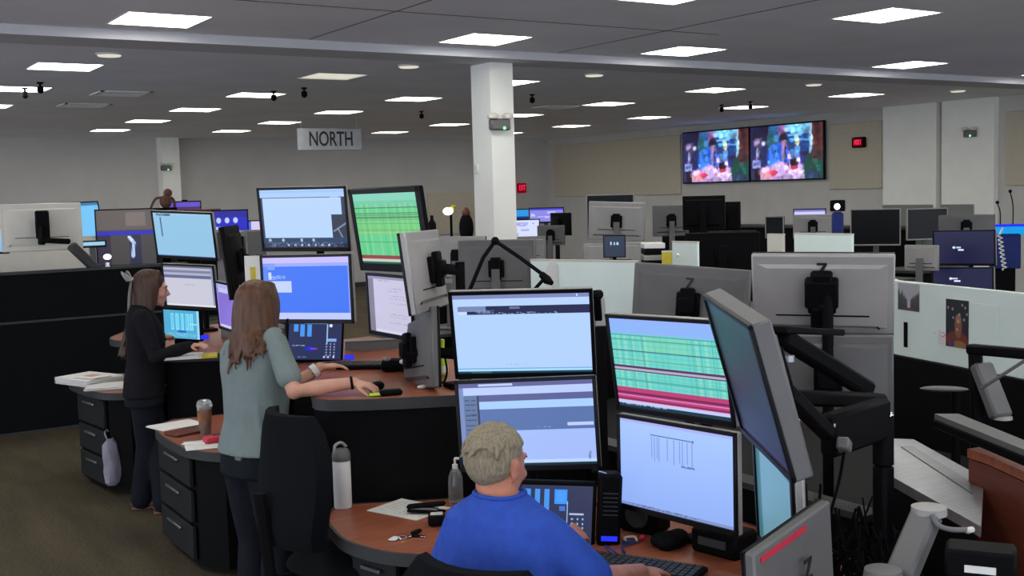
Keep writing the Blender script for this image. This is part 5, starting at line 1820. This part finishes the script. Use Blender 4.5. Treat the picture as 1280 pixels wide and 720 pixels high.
desk('dark desk behind the microphone boom', 3.3, 6.35, 4.35, 7.3, 0.74)
desk('dark desk below the grey centre monitor back', 5.45, 7.0, 7.2, 8.95, 0.95)
desk('dark desk under the dark monitor back with a black post', 6.1, 6.4, 6.9, 6.98, 0.74)
desk('dark desk under the black monitor cluster', 7.4, 8.0, 9.35, 9.9, 0.74)
desk('dark desk under the lilac screen', 10.6, 10.0, 11.85, 10.75, 0.95)
desk('dark desk under the larger switched-off black monitor', 9.8, 8.3, 11.0, 9.5, 0.95)
desk('dark desk under the tilted switched-off black monitor', 11.8, 8.9, 12.8, 9.6, 0.95)
desk('dark desk under the two navy monitors', 8.6, 6.35, 10.7, 7.55, 0.74)
desk('dark desk under the purple and white screens beyond the square column', 8.2, 11.8, 9.5, 13.95, 0.74)
desk('dark desk under the tan monitor back by the square column', 7.1, 10.2, 8.1, 11.6, 0.74)
desk('small dark desk just left of the square column', 5.0, 9.25, 5.74, 10.0, 0.74)
desk('dark desk under the dark reflecting monitor and blue dotted screen', 2.8, 12.35, 5.15, 14.0, 0.74)
desk('long dark desk just behind the black partition', -1.5, 11.08, 2.9, 12.1, 0.74)
desk('small dark desk left of the bright blue monitor', 3.75, 10.85, 4.45, 12.25, 0.74)
# centre: pale board behind the microphone boom
a_, b2_ = (4.423, 6.534, 1.591), (4.721, 5.738, 1.559)
board('pale green board behind the tip of the microphone boom', a_, b2_, 1.15, (a_[2] + b2_[2]) / 2)
t = thing('paper_sheet', 'curled white sheet sticking up behind the microphone tip', 'paper', (4.435, 6.303, 1.516))
MB().ring_loft([[V(p) for p in ((4.39, 6.326, 1.452), (4.409, 6.322, 1.533), (4.44, 6.307, 1.586), (4.491, 6.306, 1.545), (4.471, 6.302, 1.382))], [V(p) + V((.0, .01, 0)) for p in ((4.39, 6.326, 1.452), (4.409, 6.322, 1.533), (4.44, 6.307, 1.586), (4.491, 6.306, 1.545), (4.471, 6.302, 1.382))]]).build('sheet', M['paper'], t, world=True)
mon('tan monitor back behind the microphone boom', *((4.272, 6.736, 1.524), 42.4), 0, 0, .55, .40, back='silver_dark', stand=.74)
mon('grey monitor back behind the lime bottle, left of the boom', *((4.134, 6.987, 1.58), 65.6), 0, 0, .42, .34, back='silver', stand=.74)
sm1 = mon('grey monitor back with a black mount in the centre, above another', *((6.943, 8.744, 1.749), 42.4), 6, 3, .55, .375, back='silver', stand=.95)
mon('dark monitor peeking out above the grey monitor back at centre', *((8.062, 10.27, 1.754), 218.0), 0, 0, .55, .5, back='plastic', stand=.74, rim='silver')
mon('lower grey monitor back beneath the centre monitor back', *((6.696, 8.504, 1.439), 42.2), 0, 0, .55, .22, back='silver', stand=.95, mount=False)
t = thing('tablet', 'small dark tablet showing white digits before the centre monitor back', 'tablet', mtx=frame_mtx((5.66, 7.166, 1.599), 218))
MB().box((0, .008, 0), (.18, .014, .18), None, .004).build('housing', M['plastic'], t)
Pic(30, 30, (38, 50, 70)).rect(.3, .28, .36, .42, (170, 215, 250)).rect(.45, .3, .53, .42, (170, 215, 250)).rect(.6, .3, .7, .42, (170, 215, 250)).mesh('screen', .165, .165, 0, M['screen'], t)
MB().tube([(0, .02, 0), (0, .06, -.15), (0, .07, -.65)], .015, 8).build('holder', M['plastic'], t)
t = thing('binder_stack', 'pile of black and white binders behind the yellow folder', 'binders', (5.585, 6.606, 1.495), R(-32))
for k in range(5):
    MB().box((.004 * (k % 2), 0, -.05 + .045 * k), (.16, .2, .04), None, .004).build('binder', M['white' if k in (4,) else 'plastic' if k % 2 else 'silver'], t)
MB().box((0, 0, -.785), (.15, .19, 1.43)).build('box', M['plastic'], t)
board('yellow folder standing behind the Z-marked monitor', (5.514, 6.42, 1.565), (5.588, 6.371, 1.563), 1.35, 1.58, 'yellow', .02, True, 'folder', 'folder')
board('pale green clipboard panel beside the yellow folder', (5.453, 6.225, 1.62), (5.472, 5.975, 1.632), 1.25, 1.66, 'board', .02, True)
t = thing('magnet', 'tiny white magnet on the pale green clipboard panel', 'magnet', (5.439, 6.158, 1.571))
MB().ell((0, 0, 0), (.012, .012, .012)).build('dome', M['white'], t)
MB().cyl((0, 0, 0), V((.02, .03, 0)), .006, n=8).build('pin', M['white'], t)

dkm = mon('dark monitor back with a black post, right of the green clipboard panel', *((6.504, 6.816, 1.501), 43.6), 0, 0, .60, .36, back='plastic', stand=.74)
mon('monitor with a bright pale bar showing above the dark monitor back', *((8.039, 8.285, 1.552), 224.1), 0, 0, .48, .12, pic=Pic(20, 6, (170, 225, 245)), stand=.74, bulge=False, mount=False, seam=False)
# dark cluster beyond
for i, (x, y, w, lab) in enumerate(((880, 266, 52, 'black monitor back cluster below the left television, left one'), (908, 270, 34, 'black monitor back cluster below the left television, right one'), (845, 272, 46, 'dark grey monitor back left of the black cluster'))):
    bx = ((7.819, 8.45, 1.799), 50.7, (8.567, 8.911, 1.723), 83.8, (8.432, 9.659, 1.69), 31.0)[i * 2:i * 2 + 2]
    mon(lab, *bx, 0, 0, (.42, .38, .40)[i], .34, back='plastic' if i < 2 else 'silver_dark', stand=.74)
t = thing('desk_lamp', 'small bright strip light in the black monitor cluster', 'lamp', (9.244, 9.759, 1.771))
MB().box((0, 0, 0), (.12, .012, .02), Mx.Rotation(.6, 3, 'Y')).build('tube', M['white_led'], t)
MB().box((0, .02, -.005), (.13, .02, .03), Mx.Rotation(.6, 3, 'Y')).build('shade', M['plastic'], t)
MB().cyl((0, .03, 0), (0, .03, -1.03), .012, n=8).build('stem', M['plastic'], t)
cnt = thing('counter', 'low black counter along the right wall below the televisions', 'counter', (16.2, 15, 0))
MB().box2((15.9, 12.5, .0), (16.55, 18.5, 1.25), .01).build('body', M['black'], cnt, world=True)
MB().box2((15.86, 12.4, 1.25), (16.56, 18.6, 1.29), .006).build('counter_top', M['edge'], cnt, world=True)

# right side
mon('white lilac lit monitor below the right television', *((11.355, 10.272, 1.58), 233.8), 0, 0, .42, .32, pic=Pic(30, 22, (208, 206, 250)).rect(0, 0, 1, .08, (120, 120, 200)), stand=.95)
mon('grey monitor back with a black post in front of the lilac screen', *((10.221, 9.198, 1.562), 47.9), 0, 0, .45, .28, back='silver', stand=.95)
mon('small dark picture frame monitor left of the lilac screen', *((10.764, 10.326, 1.52), 246.1), 0, 0, .25, .28, stand=.95, rim='silver', back='plastic')
t = thing('status_light', 'square black status box with a white light on a blue post', 'status light', (8.681, 7.498, 1.84), R(-57))
MB().box((0, 0, 0), (.14, .06, .11), None, .01).build('head', M['plastic'], t)
MB().ell((0, -.032, -.008), (.028, .008, .03)).build('light', M['white_led'], t)
MB().box((.0, 0, -.28), (.11, .05, .44), None, .02).build('blue_post', M['navy'], t)
MB().box((0, 0, -1.16), (.1, .06, 1.36)).build('stand', M['plastic'], t)
a_, b2_ = (6.348, 5.883, 1.633), (6.388, 5.382, 1.664)
board('pale green board in front of the lilac screen', a_, b2_, 1.3, ((6.352, 5.886, 1.686))[2], 'board')
board('short pale board left of the pale green board', (6.328, 6.137, 1.64), (6.355, 6, 1.648), 1.3, ((6.33, 6.139, 1.677))[2], 'pale')
mon('switched-off black monitor with a silver frame below the grey pilaster board', *((10.533, 8.554, 1.547), 236.9), 0, 0, .55, .42, rim='silver', stand=.95, bez=.012)
mon('switched-off black monitor tilted beside the grey pilaster board', *((12.242, 9.135, 1.514), 205.2), 0, 0, .55, .40, rim='silver', stand=.95, bez=.012)
mon('grey monitor back with a dark camera on top, above the navy screens', *((10.423, 7.299, 1.565), 54.9), 0, 0, .55, .26, back='silver_dark', stand=.74)
n1 = mon('upper navy monitor with a small white logo', (9.527, 6.701, 1.409), 256.5, 0.0, 1.1, 0.6, 0.34, pic=pic_navy().ell(.34, .5, .025, .04, (225, 240, 255)).rect(.37, .47, .45, .52, (190, 210, 235)).rect(.4, .55, .5, .6, (220, 235, 255)), stand=None)
n2 = mon('lower navy monitor with a small white logo', (9.285, 6.542, 1.073), 261.0, 1.7, 2.0, 0.6, 0.34, pic=pic_navy().ell(.3, .3, .025, .04, (235, 245, 255)).rect(.33, .27, .42, .33, (190, 205, 230)).rect(.36, .36, .47, .41, (220, 235, 255)))
arm_stack('black pole arm behind the two navy monitors', (n1, n2), .74)
mon('grey monitor back at the left of the navy monitors', *((9.037, 6.795, 1.339), 73.0), 0, 0, .32, .24, back='silver', stand=.74, mount=False)
t = thing('podium', 'glowing blue-topped podium with two thin gooseneck microphones', 'podium', (11.473, 7.55, 1.378), R(-50))
MB().box((0, 0, -.12), (.30, .25, .38), None, .01).build('body', M['navy'], t)
MB().box((-.03, 0, .10), (.5, .35, .05), Mx.Rotation(R(-10), 3, 'X'), .008).build('top', M['cyan_led'], t)
MB().box((-.03, 0, .14), (.52, .36, .025), Mx.Rotation(R(-10), 3, 'X'), .006).build('blue_rim', M['blue_led'], t)
MB().box((0, 0, -.85), (.2, .2, 1.08)).build('column_foot', M['plastic'], t)
for k, (dx, hh) in enumerate(((-.05, .26), (.08, .38))):
    MB().tube(arc([(dx, 0, .15), (dx, 0, .15 + hh * .6), (dx - .03, 0, .15 + hh)], 4), .006, 6).build('gooseneck', M['plastic'], t)
    MB().ell((dx - .03, 0, .16 + hh), (.02, .02, .02), u=10, v=6).build('microphone_tip', M['plastic'], t)
t = thing('coiled_cord', 'white coiled cord hanging beside the navy monitors', 'cord', (9.328, 6.193, 1.394))
MB().tube([(.02 * math.cos(k * 1.3) + .002 * k, .02 * math.sin(k * 1.3), .16 - .008 * k) for k in range(42)], .006, 6).build('coil', M['white'], t)
MB().tube([(0, 0, .16), (.05, .0, .22)], .008, 6).build('plug', M['white'], t)
chair('dark green high-back chair at the right edge behind the pale board', (8.0, 3.75, 0), 200, 1.55, .6, .6, False)

# centre-left far clutter
mon('cyan lit monitor just right of the square column', *((9.088, 13.623, 1.735), 213.6), 0, 0, .30, .16, pic=Pic(20, 12, (30, 150, 225)).rect(0, .75, 1, 1, (20, 40, 120)), stand=.74)
mon('purple and white monitor beyond the pale board, right of the column', *((9.145, 13.101, 1.723), 206.8), 0, 0, .5, .22, pic=pic_mixed(3, (140, 136, 230), (225, 225, 255), 6).rect(0, 0, 1, .12, (60, 60, 200)), stand=.74)
mon('white lit document monitor below the cyan one', *((8.603, 12.865, 1.556), 199.7), 0, 0, .45, .26, pic=pic_mixed(5, (214, 224, 255), (160, 160, 230), 8), stand=.74)
mon('dark blue monitor back leaning beside the purple monitor', *((8.868, 12.354, 1.616), 85.6), 0, 0, .4, .3, back='plastic', stand=.74)
mon('grey monitor back below the purple monitor', *((8.509, 12.091, 1.485), 45.1), 0, 0, .36, .26, back='silver_dark', stand=.74)
mon('tan monitor back right of the microphone boom tip', *((7.546, 11.21, 1.369), 33.9), 0, 0, .42, .32, back='silver', stand=.74)
mon('dark teal monitor with white lines left of the square column', *((5.461, 9.497, 1.505), 209.8), 0, 0, .34, .24, pic=Pic(36, 22, (24, 44, 66)).rect(.2, .1, .3, .3, (190, 220, 240)).rect(.42, .12, .7, .2, (150, 180, 215)).rect(.45, .38, .7, .44, (150, 180, 215)), stand=.74)
t = thing('light_strip', 'blue glowing light strip left of the square column', 'lamp', (6.794, 11.691, 1.528), R(-28))
MB().box((0, 0, 0), (.45, .03, .03)).build('tube', M['blue_led'], t)
MB().box((0, .03, -.76), (.44, .03, 1.52)).build('panel', M['plastic'], t)
t = thing('floor_lamp', 'bright white spot lamp in front of the beige board', 'lamp', (8.773, 15.218, 1.793))
MB().ell((0, 0, 0), (.085, .05, .06)).build('bulb', M['white_led'], t)
MB().lathe([(.03, .04), (.05, .09), (.02, .12)], (.1, 0, -.02), 12).build('shade', M['yellow'], t)
MB().cyl((.05, 0, -.02), (.05, 0, -1.79), .02, n=10).build('pole', M['plastic'], t)
t = thing('mannequin_coat', 'dark coat on a stand left of the square column', 'coat stand', (8.479, 14.188, 1.557))
MB().ell((0, 0, 0), (.11, .1, .22)).build('coat', M['fabric'], t)
MB().ell((0, 0, .22), (.06, .06, .08)).build('hat', M['wood_edge'], t)
MB().cyl((0, 0, -.2), (0, 0, -1.56), .03, n=10).build('pole', M['plastic'], t)
t = thing('black_bottle', 'small black bottle shape on a monitor left of the square column', 'bottle', (4.007, 7.188, 1.823))
MB().lathe([(.001, -.06), (.03, -.06), (.03, .02), (.012, .05), (.012, .08), (.001, .08)], n=12).build('body', M['plastic'], t)
MB().cyl((0, 0, -.06), (0, 0, -1.08), .02, n=8).build('post', M['plastic'], t)

# left far clutter
mon('large pale monitor back with a black arm above the black partition', *((2.115, 11.239, 1.849), 10.5), -4, 0, .70, .44, back='pale', stand=None)
q = V((2.08, 11.129, 1.852))
t = thing('monitor_stand', 'black jointed arm holding the pale monitor back above the partition', 'monitor arm', (2.524, 10.991, 1.447))
MB().box((2.084, 11.033, 1.875), (.12, .05, .26), Mx.Rotation(R(-10), 3, 'Z'), .012).build('mount_head', M['plastic'], t, world=True)
bar(t, 'cross_link', (2.048, 10.994, 1.738), (2.301, 10.947, 1.713), .05, .05, 'plastic')
bar(t, 'long_link', (2.303, 10.966, 1.683), (2.547, 10.973, 1.416), .08, .09, 'edge')
bar(t, 'neck', (2.074, 11.015, 1.868), (2.062, 11.005, 1.693), .06, .05, 'plastic')
bar(t, 'post', (2.547, 10.973, 1.416), V((2.547, 10.973, 1.416)) - V((0, 0, .6)), .05, .05, 'plastic')
mon('tilted sky blue monitor right of the large pale monitor back', (2.962, 13.496, 1.854), 156.5, 10.7, 1.3, 0.56, 0.46, pic=pic_pale(), stand=.74)
mon('sliver of a blue monitor at the left edge', *((1.731, 11.748, 1.73), 188.3), 0, 0, .35, .26, pic=Pic(20, 12, (130, 190, 245)), stand=.74)
mon('pale blue strip monitor under the sky blue one', *((2.654, 11.598, 1.659), 182.8), 0, 0, .24, .07, pic=Pic(20, 8, (150, 205, 235)), stand=.74, bulge=False, mount=False, seam=False)
board('white board standing behind the large pale monitor back', (1.672, 12.75, 1.515), (2.994, 12.607, 1.508), 1.0, 1.70, 'pale')
mon('dark reflecting monitor with a thin frame behind the partition', *((3.194, 12.462, 1.683), 194.3), 0, 0, .62, .62, pic=Pic(44, 44, (70, 66, 66)).rect(0, 0, 1, .36, (96, 88, 84)).rect(.5, .05, .85, .3, (120, 110, 104)).rect(0, .38, 1, .46, (40, 40, 190)).rect(.0, .46, .22, 1, (46, 40, 60)).rect(.55, .46, .75, 1, (40, 44, 70)).line(.55, .5, .62, .6, .03, (210, 225, 250)).line(.62, .6, .6, .85, .03, (180, 200, 240)), stand=.74, bulge=False)  # room reflections are painted into this screen picture
t = thing('glowing_globe', 'small bright white glowing lamp on top of the black partition', 'lamp', (2.619, 10.94, 1.556))
MB().ell((0, 0, 0), (.036, .036, .026)).build('bulb', M['white_led'], t)
MB().lathe([(.001, -.12), (.03, -.12), (.02, -.05), (.03, -.04)], n=12).build('base', M['chrome'], t)
mon('blue dotted screen between the two standing women', *((4.161, 11.918, 1.822), 199.1), 0, 0, .38, .26, pic=pic_bar(), stand=.74)
mon('purple lit box screen on top of the far shelf near the left pilaster', *((4.136, 13.417, 1.994), 197.0), 0, 0, .38, .13, pic=Pic(24, 10, (96, 74, 196)).rect(0, .6, 1, 1, (70, 40, 90)), stand=.74)
t = thing('brown_box', 'red-brown box behind the pale blue monitor of the woman in black', 'box', (4.075, 12.901, 1.911))
MB().box((0, 0, 0), (.55, .3, .10), None, .01).build('carton', M['wood_edge'], t)
MB().box((0, 0, -.61), (.5, .28, 1.12)).build('shelf', M['plastic'], t)
t = thing('plush_toy', 'brown fuzzy toy with long arms sitting near the left pilaster', 'toy', (3.874, 13.286, 2.057))
MB().ell((0, 0, 0), (.07, .06, .08)).build('torso', M['plush'], t)
MB().ell((.03, 0, .1), (.05, .05, .05)).build('head', M['plush'], t)
MB().tube(arc([(-.05, 0, .05), (-.12, 0, .03), (-.18, 0, -.08)], 4), .014, 8).build('arm', M['plush'], t)
MB().tube(arc([(.06, 0, .05), (.1, 0, .0), (.1, 0, -.1)], 4), .016, 8).build('arm', M['plush'], t)
MB().box((0, 0, -.695), (.2, .2, 1.25)).build('perch', M['plastic'], t)
mon('small blue and white monitor left of the upper pale page of the grey-green woman', *((4.7, 12.657, 1.705), 200.3), 0, 0, .26, .22, pic=Pic(20, 14, (216, 200, 238)).rect(0, 0, .35, 1, (60, 110, 230)), stand=.74)
mon('grey monitor back left of the bright blue monitor', *((4.135, 11.181, 1.574), 30.2), 0, 0, .25, .26, back='silver_dark', stand=.74)
t = thing('paper_sheet', 'narrow beige sheet with a yellow mark left of the bright blue monitor', 'paper', mtx=frame_mtx((2.299, 6.247, 1.651), 205))
MB().box((0, 0, 0), (.09, .003, .16)).build('sheet', M['paper'], t)
MB().box((0, -.002, -.02), (.03, .002, .07)).build('mark', M['yellow'], t)
MB().box((0, .01, -.235), (.02, .01, .47)).build('holder', M['plastic'], t)
t = thing('equipment_rack', 'slim grey tower case between the far monitors and the partition', 'case', (2.899, 8.131, 1.638))
MB().box((0, 0, -.21), (.18, .3, .80), Mx.Rotation(.5, 3, 'Z'), .01).build('case', M['silver_dark'], t)
MB().box((-.05, -.16, .05), (.1, .01, .2), Mx.Rotation(.5, 3, 'Z')).build('vent', M['plastic'], t)
